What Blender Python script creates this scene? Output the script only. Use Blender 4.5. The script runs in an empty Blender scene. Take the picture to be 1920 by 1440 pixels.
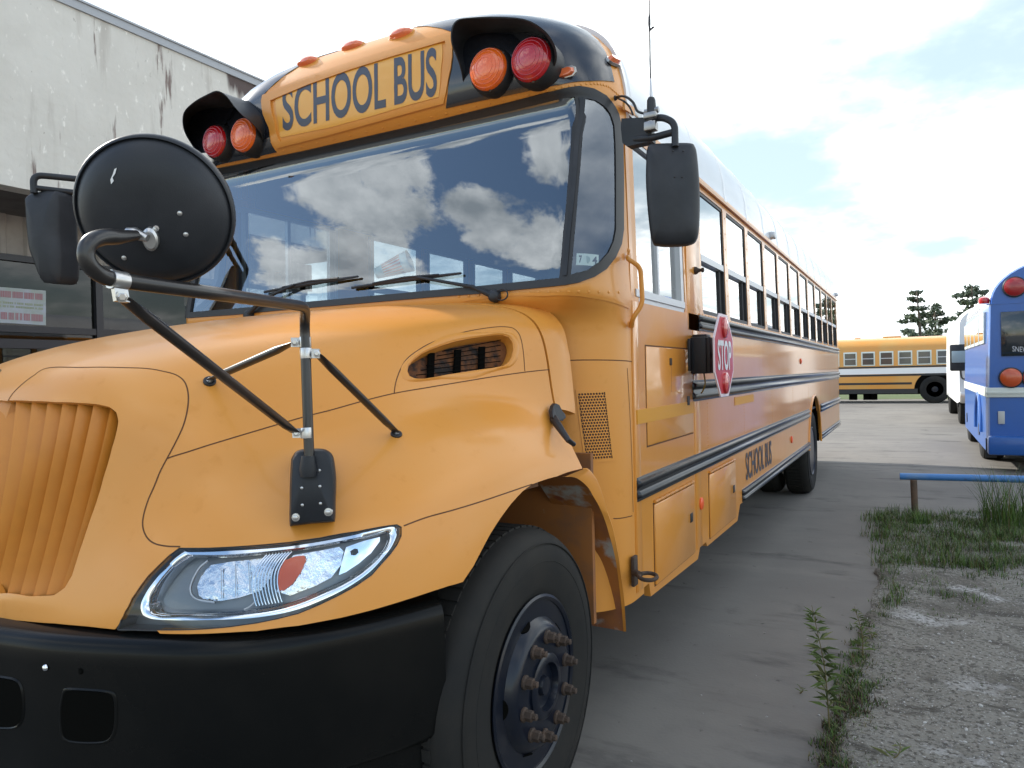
import bpy, bmesh, math, random
import numpy as np
from mathutils import Vector, Matrix
from mathutils.bvhtree import BVHTree
from mathutils.geometry import delaunay_2d_cdt
random.seed(7); np.random.seed(7)
scene = bpy.context.scene
COL = scene.collection
R = math.radians
# ------------------------------------------------------------------ camera
F_PX, PSI, PIT, ROL = 1367.9, 0.503773, -0.011508, -0.022314
CAM = np.array([2.265, 0.0, 1.467])
_fw = np.array([-math.sin(PSI)*math.cos(PIT), math.cos(PSI)*math.cos(PIT), math.sin(PIT)])
_r = np.array([math.cos(PSI), math.sin(PSI), 0.0]); _u = np.cross(_r, _fw)
_R = math.cos(ROL)*_r+math.sin(ROL)*_u
_U = -math.sin(ROL)*_r+math.cos(ROL)*_u
cd = bpy.data.cameras.new('camera'); co = bpy.data.objects.new('camera', cd); COL.objects.link(co)
cd.sensor_width = 36.0; cd.lens = F_PX/1920*36.0; cd.clip_start = 0.05; cd.clip_end = 3000
co.matrix_world = Matrix(((_R[0], _U[0], -_fw[0], CAM[0]), (_R[1], _U[1], -_fw[1], CAM[1]), (_R[2], _U[2], -_fw[2], CAM[2]), (0, 0, 0, 1)))
scene.camera = co
# ------------------------------------------------------------------ world
SUN_EL, SUN_AZ = R(33), R(-82)          # azimuth clockwise from +Y
w = bpy.data.worlds.new('World'); scene.world = w; w.use_nodes = True
nt = w.node_tree; N = nt.nodes; L = nt.links
bg = N['Background']; bg.inputs[1].default_value = 0.12
sky = N.new('ShaderNodeTexSky'); sky.sky_type = 'NISHITA'; sky.sun_disc = False
sky.sun_elevation = SUN_EL; sky.sun_rotation = SUN_AZ; sky.dust_density = 0.5; sky.air_density = 1.3; sky.ozone_density = 2.0
tc = N.new('ShaderNodeTexCoord')
sep = N.new('ShaderNodeSeparateXYZ'); L.new(tc.outputs['Generated'], sep.inputs[0])
def wm(op, a, b=None, c=None):
    n = N.new('ShaderNodeMath'); n.operation = op
    for i, v in enumerate((a, b, c)):
        if v is None: continue
        if isinstance(v, (int, float)): n.inputs[i].default_value = v
        else: L.new(v, n.inputs[i])
    return n.outputs[0]
# clouds laid out on a flat layer: direction / (z + k)
zz = wm('ADD', wm('MAXIMUM', sep.outputs[2], 0.0), 0.22)
cmb = N.new('ShaderNodeCombineXYZ')
L.new(wm('DIVIDE', sep.outputs[0], zz), cmb.inputs[0]); L.new(wm('DIVIDE', sep.outputs[1], zz), cmb.inputs[1])
cmb.inputs[2].default_value = 3.7
nz = N.new('ShaderNodeTexNoise'); nz.inputs['Scale'].default_value = 1.35; nz.inputs['Detail'].default_value = 9; nz.inputs['Roughness'].default_value = 0.55
L.new(cmb.outputs[0], nz.inputs['Vector'])
# more cloud toward +Y (in front of the camera), broken cumulus behind it
fy = N.new('ShaderNodeMapRange'); fy.inputs[1].default_value = -0.3; fy.inputs[2].default_value = 0.7; fy.inputs[3].default_value = 0.0; fy.inputs[4].default_value = 0.045
L.new(sep.outputs[1], fy.inputs[0])
nzw = N.new('ShaderNodeTexNoise'); nzw.inputs['Scale'].default_value = 9.5; nzw.inputs['Detail'].default_value = 12; nzw.inputs['Roughness'].default_value = 0.66
L.new(cmb.outputs[0], nzw.inputs['Vector'])
flat = N.new('ShaderNodeCombineXYZ'); L.new(wm('DIVIDE', sep.outputs[0], zz), flat.inputs[0]); L.new(wm('DIVIDE', sep.outputs[1], zz), flat.inputs[1])
blob = None
for bx, by, br in ((-.82,-.75,.11), (-.76,-.69,.07), (-.90,-.83,.10), (-1.04,-.86,.13), (-.90,-.92,.10), (-.635,-.80,.055), (-.62,-.86,.07), (-.56,-.93,.09), (-.50,-.96,.10), (-.47,-.72,.055), (-.43,-.76,.05)):
    v_ = N.new('ShaderNodeVectorMath'); v_.operation = 'DISTANCE'; L.new(flat.outputs[0], v_.inputs[0]); v_.inputs[1].default_value = (bx, by, 0)
    f_ = wm('SUBTRACT', 1.0, wm('DIVIDE', v_.outputs['Value'], br))
    blob = f_ if blob is None else wm('MAXIMUM', blob, f_)
blob = wm('MAXIMUM', blob, -1.0)
cum = N.new('ShaderNodeMapRange'); cum.interpolation_type = 'SMOOTHSTEP'; cum.inputs[1].default_value = 0.0; cum.inputs[2].default_value = 0.42
L.new(wm('ADD', blob, wm('MULTIPLY', wm('SUBTRACT', nzw.outputs['Fac'], 0.47), 2.8)), cum.inputs[0])
near = N.new('ShaderNodeMapRange'); near.inputs[1].default_value = 0.75; near.inputs[2].default_value = 0.45     # keep the wide clouds out of the cumulus field
vn = N.new('ShaderNodeVectorMath'); vn.operation = 'DISTANCE'; L.new(flat.outputs[0], vn.inputs[0]); vn.inputs[1].default_value = (-.75, -.75, 0)
L.new(vn.outputs['Value'], near.inputs[0])
dens = wm('SUBTRACT', wm('ADD', nz.outputs['Fac'], fy.outputs[0]), wm('MULTIPLY', near.outputs[0], 0.3))
rmp = N.new('ShaderNodeMapRange'); rmp.interpolation_type = 'SMOOTHSTEP'
rmp.inputs[1].default_value = 0.40; rmp.inputs[2].default_value = 0.72
L.new(dens, rmp.inputs[0])
cmask = wm('MAXIMUM', rmp.outputs[0], cum.outputs[0])
nz2 = N.new('ShaderNodeTexNoise'); nz2.inputs['Scale'].default_value = 8.5; nz2.inputs['Detail'].default_value = 10; nz2.inputs['Roughness'].default_value = 0.6
L.new(cmb.outputs[0], nz2.inputs['Vector'])
cr = N.new('ShaderNodeValToRGB')
cr.color_ramp.elements[0].position = 0.33; cr.color_ramp.elements[0].color = (4.4, 4.8, 5.1, 1)
cr.color_ramp.elements[1].position = 0.68; cr.color_ramp.elements[1].color = (11.5, 11.5, 11.2, 1)
L.new(nz2.outputs['Fac'], cr.inputs[0])
ff = N.new('ShaderNodeMapRange'); ff.inputs[1].default_value = -0.4; ff.inputs[2].default_value = 0.45; ff.inputs[3].default_value = 1.0; ff.inputs[4].default_value = 1.25
L.new(sep.outputs[1], ff.inputs[0])
sc_ = N.new('ShaderNodeVectorMath'); sc_.operation = 'SCALE'; L.new(cr.outputs[0], sc_.inputs[0]); L.new(ff.outputs[0], sc_.inputs['Scale'])
hz = N.new('ShaderNodeMapRange'); hz.inputs[1].default_value = 0.0; hz.inputs[2].default_value = 0.9; hz.inputs[3].default_value = 0.0; hz.inputs[4].default_value = 0.8
L.new(sep.outputs[1], hz.inputs[0])
hm_ = N.new('ShaderNodeMix'); hm_.data_type = 'RGBA'; L.new(hz.outputs[0], hm_.inputs[0]); L.new(sky.outputs[0], hm_.inputs[6]); hm_.inputs[7].default_value = (2.75, 3.4, 3.8, 1)
mx = N.new('ShaderNodeMix'); mx.data_type = 'RGBA'
L.new(cmask, mx.inputs[0]); L.new(hm_.outputs[2], mx.inputs[6]); L.new(sc_.outputs[0], mx.inputs[7])
L.new(mx.outputs[2], bg.inputs[0])
# ------------------------------------------------------------------ sun
sl = bpy.data.lights.new('sun', 'SUN'); sl.energy = 2.8; sl.angle = R(1.2); sl.color = (1.0, 0.95, 0.86)
so = bpy.data.objects.new('sun', sl); COL.objects.link(so)
sd = Vector((math.sin(SUN_AZ)*math.cos(SUN_EL), math.cos(SUN_AZ)*math.cos(SUN_EL), math.sin(SUN_EL)))
so.rotation_euler = sd.to_track_quat('Z', 'Y').to_euler()
scene.view_settings.view_transform = 'Standard'; scene.view_settings.look = 'None'
scene.view_settings.exposure = 1.22; scene.view_settings.gamma = 1
scene.cycles.transparent_max_bounces = 16
scene.cycles.max_bounces = 8
# ------------------------------------------------------------------ pixel -> place helpers
def ray(px, py):
    d = _fw+_R*(px-960)/F_PX-_U*(py-720)/F_PX
    return d
def at(px, py, X=None, Y=None, Z=None, D=None):
    d = ray(px, py)
    if X is not None: t = (X-CAM[0])/d[0]
    elif Y is not None: t = (Y-CAM[1])/d[1]
    elif Z is not None: t = (Z-CAM[2])/d[2]
    else: t = D
    return CAM+t*d
def proj(P):
    d = np.asarray(P, float)-CAM; z = d@_fw
    return 960+F_PX*(d@_R)/z, 720-F_PX*(d@_U)/z
# ------------------------------------------------------------------ materials
def mat(name, col, rough=0.5, metal=0.0, coat=0.0, coat_rough=0.05, spec=0.5, noise=None, bump=None, emit=None, ior=None):
    m = bpy.data.materials.new(name); m.use_nodes = True
    nt = m.node_tree; b = nt.nodes['Principled BSDF']
    b.inputs['Base Color'].default_value = (*col, 1); b.inputs['Roughness'].default_value = rough
    b.inputs['Metallic'].default_value = metal; b.inputs['Coat Weight'].default_value = coat
    b.inputs['Coat Roughness'].default_value = coat_rough; b.inputs['Specular IOR Level'].default_value = spec
    tcn = nt.nodes.new('ShaderNodeTexCoord')
    if noise:      # list of (scale, other colour, lo, hi [,zscale])
        src = None
        for nn in noise:
            sc, c2, lo, hi = nn[:4]
            n = nt.nodes.new('ShaderNodeTexNoise'); n.inputs['Scale'].default_value = sc; n.inputs['Detail'].default_value = 7
            n.inputs['Roughness'].default_value = 0.6
            if len(nn) > 4:
                mp = nt.nodes.new('ShaderNodeMapping'); mp.inputs['Scale'].default_value = nn[4]
                nt.links.new(tcn.outputs['Object'], mp.inputs[0]); nt.links.new(mp.outputs[0], n.inputs['Vector'])
            else: nt.links.new(tcn.outputs['Object'], n.inputs['Vector'])
            r = nt.nodes.new('ShaderNodeMapRange'); r.inputs[1].default_value = lo; r.inputs[2].default_value = hi
            nt.links.new(n.outputs['Fac'], r.inputs[0])
            x = nt.nodes.new('ShaderNodeMix'); x.data_type = 'RGBA'
            nt.links.new(r.outputs[0], x.inputs[0])
            if src is None: x.inputs[6].default_value = (*col, 1)
            else: nt.links.new(src, x.inputs[6])
            x.inputs[7].default_value = (*c2, 1); src = x.outputs[2]
        nt.links.new(src, b.inputs['Base Color'])
    if bump:
        sc, st, dist = bump
        n = nt.nodes.new('ShaderNodeTexNoise'); n.inputs['Scale'].default_value = sc; n.inputs['Detail'].default_value = 5
        nt.links.new(tcn.outputs['Object'], n.inputs['Vector'])
        bp = nt.nodes.new('ShaderNodeBump'); bp.inputs['Strength'].default_value = st; bp.inputs['Distance'].default_value = dist
        nt.links.new(n.outputs['Fac'], bp.inputs['Height']); nt.links.new(bp.outputs[0], b.inputs['Normal'])
    if emit:
        b.inputs['Emission Color'].default_value = (*emit[0], 1); b.inputs['Emission Strength'].default_value = emit[1]
    return m
def glass(name, tint, ior=1.5, rough=0.0, extra=0.0, gcol=(1, 1, 1)):
    m = bpy.data.materials.new(name); m.use_nodes = True; nt = m.node_tree
    for n in list(nt.nodes): nt.nodes.remove(n)
    o = nt.nodes.new('ShaderNodeOutputMaterial'); x = nt.nodes.new('ShaderNodeMixShader')
    t = nt.nodes.new('ShaderNodeBsdfTransparent'); t.inputs[0].default_value = (*tint, 1)
    g = nt.nodes.new('ShaderNodeBsdfGlossy'); g.inputs['Roughness'].default_value = rough; g.inputs[0].default_value = (*gcol, 1)
    f = nt.nodes.new('ShaderNodeFresnel'); f.inputs[0].default_value = ior
    a = nt.nodes.new('ShaderNodeMath'); a.operation = 'ADD'; a.inputs[1].default_value = extra; a.use_clamp = True
    nt.links.new(f.outputs[0], a.inputs[0]); nt.links.new(a.outputs[0], x.inputs[0])
    nt.links.new(t.outputs[0], x.inputs[1]); nt.links.new(g.outputs[0], x.inputs[2]); nt.links.new(x.outputs[0], o.inputs[0])
    return m
YEL = (0.67, 0.268, 0.038)
M = {}
M['yellow'] = mat('yellow_paint', YEL, 0.42, spec=0.4, coat=0.28, coat_rough=0.14, noise=[(2.3, (0.65, 0.28, 0.055), 0.35, 0.75), (19, (0.58, 0.22, 0.02), 0.6, 0.85), (70, (0.5, 0.26, 0.08), 0.72, 0.8)], bump=(9, 0.05, 0.01))
M['yellow_side'] = mat('yellow_side_paint', (0.68, 0.268, 0.036), 0.34, coat=0.55, coat_rough=0.07, noise=[(1.7, (0.66, 0.275, 0.04), 0.35, 0.75), (40, (0.5, 0.22, 0.05), 0.7, 0.8)], bump=(2.6, 0.35, 0.014))
M['yellow_dark'] = mat('yellow_faded_grille_paint', (0.60, 0.225, 0.022), 0.5, coat=0.15, coat_rough=0.3, noise=[(14, (0.54, 0.20, 0.02), 0.4, 0.8)])
M['wheelhouse'] = mat('rusty_wheelhouse_paint', (0.30, 0.11, 0.025), 0.7, noise=[(7, (0.20, 0.09, 0.04), 0.45, 0.65), (5, (0.42, 0.36, 0.28), 0.62, 0.72)])
M['cap_black'] = mat('gloss_black_roof_paint', (0.012, 0.014, 0.020), 0.22, coat=0.6, coat_rough=0.08)
M['plastic'] = mat('black_textured_plastic', (0.018, 0.020, 0.024), 0.48, spec=0.35, bump=(420, 0.25, 0.001), noise=[(5, (0.03, 0.032, 0.038), 0.45, 0.7)])
M['tube'] = mat('black_powder_coated_tube', (0.016, 0.014, 0.014), 0.35, coat=0.2, noise=[(9, (0.03, 0.024, 0.02), 0.5, 0.75)])
M['bumper'] = mat('black_bumper_paint', (0.005, 0.0055, 0.0055), 0.25, spec=0.14, coat=0.03, coat_rough=0.2, noise=[(3, (0.008, 0.008, 0.0075), 0.45, 0.7), (60, (0.03, 0.028, 0.025), 0.72, 0.8)])
M['rubber'] = mat('black_rubber', (0.016, 0.016, 0.018), 0.5)
M['tyre'] = mat('tyre_rubber', (0.015, 0.015, 0.0145), 0.8, spec=0.25, noise=[(3.0, (0.028, 0.025, 0.021), 0.45, 0.75)], bump=(60, 0.15, 0.002))
M['rim'] = mat('dark_navy_rim_paint', (0.005, 0.008, 0.016), 0.30, spec=0.3, coat=0.15, coat_rough=0.12, noise=[(6, (0.02, 0.02, 0.024), 0.5, 0.8)])
M['rust'] = mat('rusty_steel', (0.045, 0.030, 0.022), 0.85, noise=[(30, (0.085, 0.052, 0.034), 0.45, 0.7)], bump=(120, 0.5, 0.002))
M['dark'] = mat('dark_void', (0.003, 0.003, 0.0025), 0.9, spec=0.05)
M['seam'] = mat('panel_gap', (0.10, 0.038, 0.010), 0.8)
M['chrome'] = mat('chrome', (0.82, 0.84, 0.88), 0.08, metal=1.0)
M['steel'] = mat('zinc_plated_steel', (0.55, 0.54, 0.53), 0.32, metal=0.9)
M['alu'] = mat('window_aluminium', (0.50, 0.51, 0.53), 0.4, metal=0.5)
M['reflector'] = mat('headlight_reflector', (0.62, 0.65, 0.70), 0.12, metal=1.0, bump=(14, 0.6, 0.02))
M['bezel'] = mat('headlight_grey_bezel', (0.19, 0.21, 0.23), 0.35, metal=0.3)
M['glass'] = glass('windscreen_glass', (0.72, 0.80, 0.82), 1.55, 0, 0.12, (0.86, 0.93, 1.0))
M['sideglass'] = glass('side_window_glass', (0.45, 0.50, 0.52), 1.7, 0, 0.30)
M['lens'] = glass('clear_lens', (0.93, 0.95, 0.96), 1.42, 0.02)
M['amber'] = mat('amber_lens', (0.80, 0.13, 0.01), 0.18, coat=0.8, bump=(160, 0.4, 0.002))
M['red'] = mat('red_lens', (0.45, 0.008, 0.012), 0.18, coat=0.8, bump=(160, 0.4, 0.002))
M['marker'] = mat('marker_lens', (0.72, 0.16, 0.05), 0.2, coat=0.8)
M['letter'] = mat('sign_lettering', (0.055, 0.062, 0.085), 0.45)
M['signyellow'] = mat('reflective_yellow_sheet', (0.72, 0.33, 0.03), 0.35, coat=0.3, noise=[(7, (0.72, 0.36, 0.05), 0.4, 0.7)])
M['tape'] = mat('yellow_reflective_tape', (0.62, 0.27, 0.0), 0.4)
M['rail'] = mat('black_rub_rail', (0.010, 0.012, 0.017), 0.30, spec=0.35, coat=0.25, coat_rough=0.12, noise=[(4, (0.03, 0.033, 0.04), 0.5, 0.75)], bump=(3, 0.2, 0.004))
M['interior'] = mat('interior_panel', (0.05, 0.055, 0.06), 0.7)
M['roof'] = mat('white_roof_paint', (0.70, 0.71, 0.73), 0.3, coat=0.3, noise=[(2, (0.62, 0.63, 0.66), 0.4, 0.7)])
M['white'] = mat('white_paint', (0.75, 0.75, 0.74), 0.35, coat=0.3)
M['paper'] = mat('pale_blue_paper', (0.50, 0.80, 0.90), 0.5)
M['cupred'] = mat('cup_red_print', (0.75, 0.20, 0.16), 0.5)
M['sticker'] = mat('white_sticker', (0.55, 0.60, 0.52), 0.5)
M['ink'] = mat('black_ink', (0.01, 0.01, 0.01), 0.6)
M['stopred'] = mat('stop_red_sheeting', (0.50, 0.02, 0.035), 0.4, coat=0.3)
M['stopwhite'] = mat('stop_white_sheeting', (0.72, 0.62, 0.66), 0.4)
M['orangedot'] = mat('orange_reflector', (0.80, 0.10, 0.02), 0.35)
M['wire'] = mat('yellow_wire', (0.25, 0.18, 0.03), 0.5)
# ------------------------------------------------------------------ object helpers
def tag(o, label=None, cat=None, group=None, kind=None):
    if label: o['label'] = label
    if cat: o['category'] = cat
    if group: o['group'] = group
    if kind: o['kind'] = kind
    return o
def empty(name, loc, label=None, cat=None, group=None):
    o = bpy.data.objects.new(name, None); o.empty_display_size = 0.3; COL.objects.link(o); o.location = loc
    return tag(o, label, cat, group)
def wpos(o):
    p = Vector((0, 0, 0))
    while o is not None: p += o.location; o = o.parent
    return p
def link(name, me, parent=None):
    o = bpy.data.objects.new(name, me); COL.objects.link(o)
    if parent is not None:
        o.parent = parent; o.location = -wpos(parent)
    return o
def mesh(name, verts, faces, m, parent=None, smooth=False, mats=None, midx=None, angle=None):
    me = bpy.data.meshes.new(name)
    me.from_pydata([tuple(map(float, v)) for v in verts], [], faces)
    for mm in (mats or [m]): me.materials.append(mm)
    if midx is not None: me.polygons.foreach_set('material_index', midx)
    if smooth: me.polygons.foreach_set('use_smooth', [True]*len(me.polygons))
    if smooth and angle: me.set_sharp_from_angle(angle=R(angle))
    me.update()
    return link(name, me, parent)
class MB:
    def __init__(s): s.v = []; s.f = []; s.mi = []
    def add(s, vs, fs, mi=0):
        b = len(s.v); s.v += [tuple(map(float, v)) for v in vs]; s.f += [tuple(b+i for i in f) for f in fs]; s.mi += [mi]*len(fs)
        return s
    def box(s, lo, hi, mi=0, bev=0.0):
        if bev > 0:
            bm = bmesh.new(); bmesh.ops.create_cube(bm, size=1)
            for v in bm.verts: v.co = Vector([(lo[i]+hi[i])/2+v.co[i]*(hi[i]-lo[i]) for i in range(3)])
            bmesh.ops.bevel(bm, geom=bm.edges[:], offset=bev, segments=2, affect='EDGES', profile=0.5)
            bm.verts.index_update()
            s.add([v.co[:] for v in bm.verts], [[v.index for v in f.verts] for f in bm.faces], mi); bm.free(); return s
        x0, y0, z0 = lo; x1, y1, z1 = hi
        return s.add([(x0, y0, z0), (x1, y0, z0), (x1, y1, z0), (x0, y1, z0), (x0, y0, z1), (x1, y0, z1), (x1, y1, z1), (x0, y1, z1)],
                     [(0, 3, 2, 1), (4, 5, 6, 7), (0, 1, 5, 4), (1, 2, 6, 5), (2, 3, 7, 6), (3, 0, 4, 7)], mi)
    def tube(s, pts, r, seg=14, mi=0, cap=True, flat=None, closed=False):
        pts = [np.array(p, float) for p in pts]; n = len(pts)
        rs = r if hasattr(r, '__len__') else [r]*n
        tang = []
        for i in range(n):
            if closed: t = pts[(i+1) % n]-pts[i-1]
            else: t = pts[min(i+1, n-1)]-pts[max(i-1, 0)]
            tang.append(t/(np.linalg.norm(t)+1e-12))
        a = np.array([0, 0, 1.0]) if abs(tang[0][2]) < 0.9 else np.array([1.0, 0, 0])
        u = np.cross(tang[0], a); u /= np.linalg.norm(u); vs = []
        for i in range(n):
            u = u-tang[i]*(u@tang[i]); u /= np.linalg.norm(u); v = np.cross(tang[i], u)
            fl = 1.0 if flat is None else flat[i]
            for k in range(seg):
                th = 2*math.pi*k/seg
                vs.append(pts[i]+rs[i]*(math.cos(th)*u+math.sin(th)*v*fl))
        fs = []
        for i in range(n if closed else n-1):
            j = (i+1) % n
            for k in range(seg):
                fs.append((i*seg+k, i*seg+(k+1) % seg, j*seg+(k+1) % seg, j*seg+k))
        if cap and not closed:
            fs.append(tuple(range(seg))[::-1]); fs.append(tuple((n-1)*seg+k for k in range(seg)))
        return s.add(vs, fs, mi)
    def lathe(s, prof, org, axis, seg=32, mi=0, scale=(1, 1), up=None):
        # prof: list of (radius, height along the axis)
        ax = np.array(axis, float); ax /= np.linalg.norm(ax)
        a = np.array(up if up is not None else ([0, 0, 1.0] if abs(ax[2]) < 0.9 else [1.0, 0, 0]))
        u = np.cross(a, ax); u /= np.linalg.norm(u); v = np.cross(ax, u); org = np.array(org, float)
        vs = []
        for r, h in prof:
            for k in range(seg):
                th = 2*math.pi*k/seg
                vs.append(org+ax*h+r*(math.cos(th)*u*scale[0]+math.sin(th)*v*scale[1]))
        fs = []
        for i in range(len(prof)-1):
            for k in range(seg): fs.append((i*seg+k, i*seg+(k+1) % seg, (i+1)*seg+(k+1) % seg, (i+1)*seg+k))
        if prof[0][0] > 1e-5: fs.append(tuple(range(seg))[::-1])
        if prof[-1][0] > 1e-5: fs.append(tuple((len(prof)-1)*seg+k for k in range(seg)))
        return s.add(vs, fs, mi)
    def dome(s, c, n, r, h=None, seg=10, mi=0):
        h = r*0.6 if h is None else h
        return s.lathe([(r, 0), (r*.85, h*.55), (r*.5, h*.88), (1e-6, h)], c, n, seg, mi)
    def prism(s, poly, off, mi=0):
        n = len(poly); off = np.array(off, float); P = [np.array(p, float) for p in poly]
        return s.add(P+[p+off for p in P], [tuple(range(n))[::-1], tuple(range(n, 2*n))]+[(i, (i+1) % n, n+(i+1) % n, n+i) for i in range(n)], mi)
    def build(s, name, m, parent=None, smooth=True, angle=35, mats=None):
        # consistent outward normals
        me = bpy.data.meshes.new(name); me.from_pydata(s.v, [], s.f)
        for mm in (mats or [m]): me.materials.append(mm)
        me.polygons.foreach_set('material_index', s.mi)
        bm = bmesh.new(); bm.from_mesh(me); bmesh.ops.recalc_face_normals(bm, faces=bm.faces[:]); bm.to_mesh(me); bm.free()
        if smooth:
            me.polygons.foreach_set('use_smooth', [True]*len(me.polygons)); me.set_sharp_from_angle(angle=R(angle))
        me.update(); return link(name, me, parent)
def bend(pts, n=8, rad=0.05):
    """polyline with rounded corners"""
    P = [np.array(p, float) for p in pts]; out = [P[0]]
    for i in range(1, len(P)-1):
        a, b, c = P[i-1], P[i], P[i+1]
        d1 = a-b; d2 = c-b; l1 = np.linalg.norm(d1); l2 = np.linalg.norm(d2); q = min(rad, l1*.48, l2*.48)
        s = b+d1/l1*q; e = b+d2/l2*q
        for k in range(n+1):
            t = k/n; out.append((1-t)**2*s+2*t*(1-t)*b+t*t*e)
    out.append(P[-1]); return out
def cmr(P, t):
    n = len(P); t = min(max(t, 0), n-1-1e-9); i = int(t); f = t-i
    p0 = P[max(i-1, 0)]; p1 = P[i]; p2 = P[min(i+1, n-1)]; p3 = P[min(i+2, n-1)]
    if i == 0: p0 = 2*p1-p2
    if i+2 > n-1: p3 = 2*p2-p1
    return 0.5*((2*p1)+(-p0+p2)*f+(2*p0-5*p1+4*p2-p3)*f*f+(-p0+3*p1-3*p2+p3)*f**3)
def spl(pts, n):
    P = [np.array(p, float) for p in pts]
    return [cmr(P, (len(P)-1)*k/(n-1)) for k in range(n)]
def pinp(poly, pts):
    poly = np.asarray(poly); pts = np.atleast_2d(pts); x, y = pts[:, 0], pts[:, 1]; ins = np.zeros(len(pts), bool)
    n = len(poly); j = n-1
    for i in range(n):
        xi, yi = poly[i]; xj, yj = poly[j]
        c = ((yi > y) != (yj > y)) & (x < (xj-xi)*(y-yi)/((yj-yi) if yj != yi else 1e-12)+xi)
        ins ^= c; j = i
    return ins
class Patch:
    """a smooth surface given by a dense grid of points; panels are cut out of it along outlines"""
    def __init__(s, G, flip=False):
        s.P = np.array(G, float); s.nv, s.nu = s.P.shape[:2]
        du = np.gradient(s.P, axis=1); dv = np.gradient(s.P, axis=0)
        n = np.cross(du, dv); n /= np.linalg.norm(n, axis=2, keepdims=True)+1e-12
        s.N = -n if flip else n
        vs = [tuple(p) for p in s.P.reshape(-1, 3)]; nu = s.nu
        fs = [(j*nu+i, j*nu+i+1, (j+1)*nu+i+1, (j+1)*nu+i) for j in range(s.nv-1) for i in range(nu-1)]
        s.bvh = BVHTree.FromPolygons(vs, fs)
    def ev(s, uv, A=None):
        A = s.P if A is None else A; uv = np.atleast_2d(uv)
        u = np.clip(uv[:, 0], 0, s.nu-1-1e-9); v = np.clip(uv[:, 1], 0, s.nv-1-1e-9)
        i = u.astype(int); j = v.astype(int); a = (u-i)[:, None]; b = (v-j)[:, None]
        return A[j, i]*(1-a)*(1-b)+A[j, i+1]*a*(1-b)+A[j+1, i]*(1-a)*b+A[j+1, i+1]*a*b
    def nor(s, uv):
        n = s.ev(uv, s.N); return n/np.linalg.norm(n, axis=1, keepdims=True)
    def hit(s, px, py):
        d = ray(px, py); d = d/np.linalg.norm(d)
        loc, n, idx, dist = s.bvh.ray_cast(Vector(CAM), Vector(d))
        if loc is None: print('MISS', px, py); return None
        return s._uv(np.array(loc), idx)
    def _uv(s, loc, idx):
        j, i = divmod(idx, s.nu-1)
        p00 = s.P[j, i]; e1 = ((s.P[j, i+1]-p00)+(s.P[j+1, i+1]-s.P[j+1, i]))/2; e2 = ((s.P[j+1, i]-p00)+(s.P[j+1, i+1]-s.P[j, i+1]))/2
        A = np.stack([e1, e2], 1); sol = np.linalg.lstsq(A, loc-p00, rcond=None)[0]
        return (i+min(max(sol[0], 0), 1), j+min(max(sol[1], 0), 1))
    def near(s, P):
        loc, n, idx, dist = s.bvh.find_nearest(Vector([float(c) for c in P])); return s._uv(np.array(loc), idx)
    def px(s, pts):
        out = [s.hit(*p) for p in pts]; return [o for o in out if o is not None]
    def at(s, px, py, off=0.0):
        uv = s.hit(px, py); return s.ev(uv)[0]+s.nor(uv)[0]*off
    def panel(s, name, m, parent, poly, holes=(), off=0.0, th=0.012, mirror=0, seg=1.0, join=False, mats=None, step=1, edge=0.0015):
        poly = [np.array(p, float) for p in poly]
        def dens(pl):
            o = []
            for k in range(len(pl)):
                a = np.array(pl[k], float); b = np.array(pl[(k+1) % len(pl)], float); d = b-a; n = max(1, int(math.ceil(np.max(np.abs(d))/seg)))
                for q in range(n):
                    p = a+d*q/n
                    if not o or np.max(np.abs(o[-1]-p)) > 1e-3: o.append(p)
            return o
        loops = [dens(poly)]+[dens([np.array(p, float) for p in h]) for h in holes]
        pts = []; edges = []
        for lp in loops:
            b = len(pts); pts += lp; edges += [(b+k, b+(k+1) % len(lp)) for k in range(len(lp))]
        nb = len(pts); bpts = np.array(pts)
        lo = np.floor(np.min(loops[0], axis=0)).astype(int); hi = np.ceil(np.max(loops[0], axis=0)).astype(int)
        gi = np.array([(u, v) for u in range(max(lo[0], 0), min(hi[0], s.nu-1)+1, step) for v in range(max(lo[1], 0), min(hi[1], s.nv-1)+1, step)], float)
        if len(gi):
            k = pinp(loops[0], gi)
            for h in loops[1:]: k &= ~pinp(h, gi)
            gi = gi[k]
            if len(gi):
                d = np.array([np.min(np.max(np.abs(bpts-g), axis=1)) for g in gi]); gi = gi[d > 0.35]
        allp = [Vector((float(p[0]), float(p[1]))) for p in pts]+[Vector((float(g[0]), float(g[1]))) for g in gi]
        ov, oe, of, *_ = delaunay_2d_cdt(allp, edges, [], 1, 1e-5)
        uv = np.array([tuple(v) for v in ov]); tri = [tuple(f) for f in of]
        cen = np.array([uv[list(f)].mean(axis=0) for f in tri]); keep = pinp(loops[0], cen)
        for h in loops[1:]: keep &= ~pinp(h, cen)
        tri = [t for t, k in zip(tri, keep) if k]
        P = s.ev(uv); Nn = s.nor(uv)
        fr = P+Nn*off
        # orientation
        a, b, c = [fr[list(t)] for t in zip(*[(t[0], t[1], t[2]) for t in tri])] if False else (fr[[t[0] for t in tri]], fr[[t[1] for t in tri]], fr[[t[2] for t in tri]])
        g = np.cross(b-a, c-a); sg = np.einsum('ij,ij->i', g, Nn[[t[0] for t in tri]])
        tri = [t if q > 0 else t[::-1] for t, q in zip(tri, sg)]
        ec = {}
        for t in tri:
            for k in range(len(t)):
                e = (t[k], t[(k+1) % len(t)]); ec[e] = 1
        be = [e for e in ec if (e[1], e[0]) not in ec]
        verts = list(fr); norms = list(Nn); faces = list(tri); rim0 = {}
        if th:
            for e in be:
                for i in e:
                    if i not in rim0:
                        rim0[i] = len(verts); verts.append(fr[i]-Nn[i]*th); norms.append(None)
            faces += [(e[1], e[0], rim0[e[0]], rim0[e[1]]) for e in be]
        nt_ = len(tri)
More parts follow.
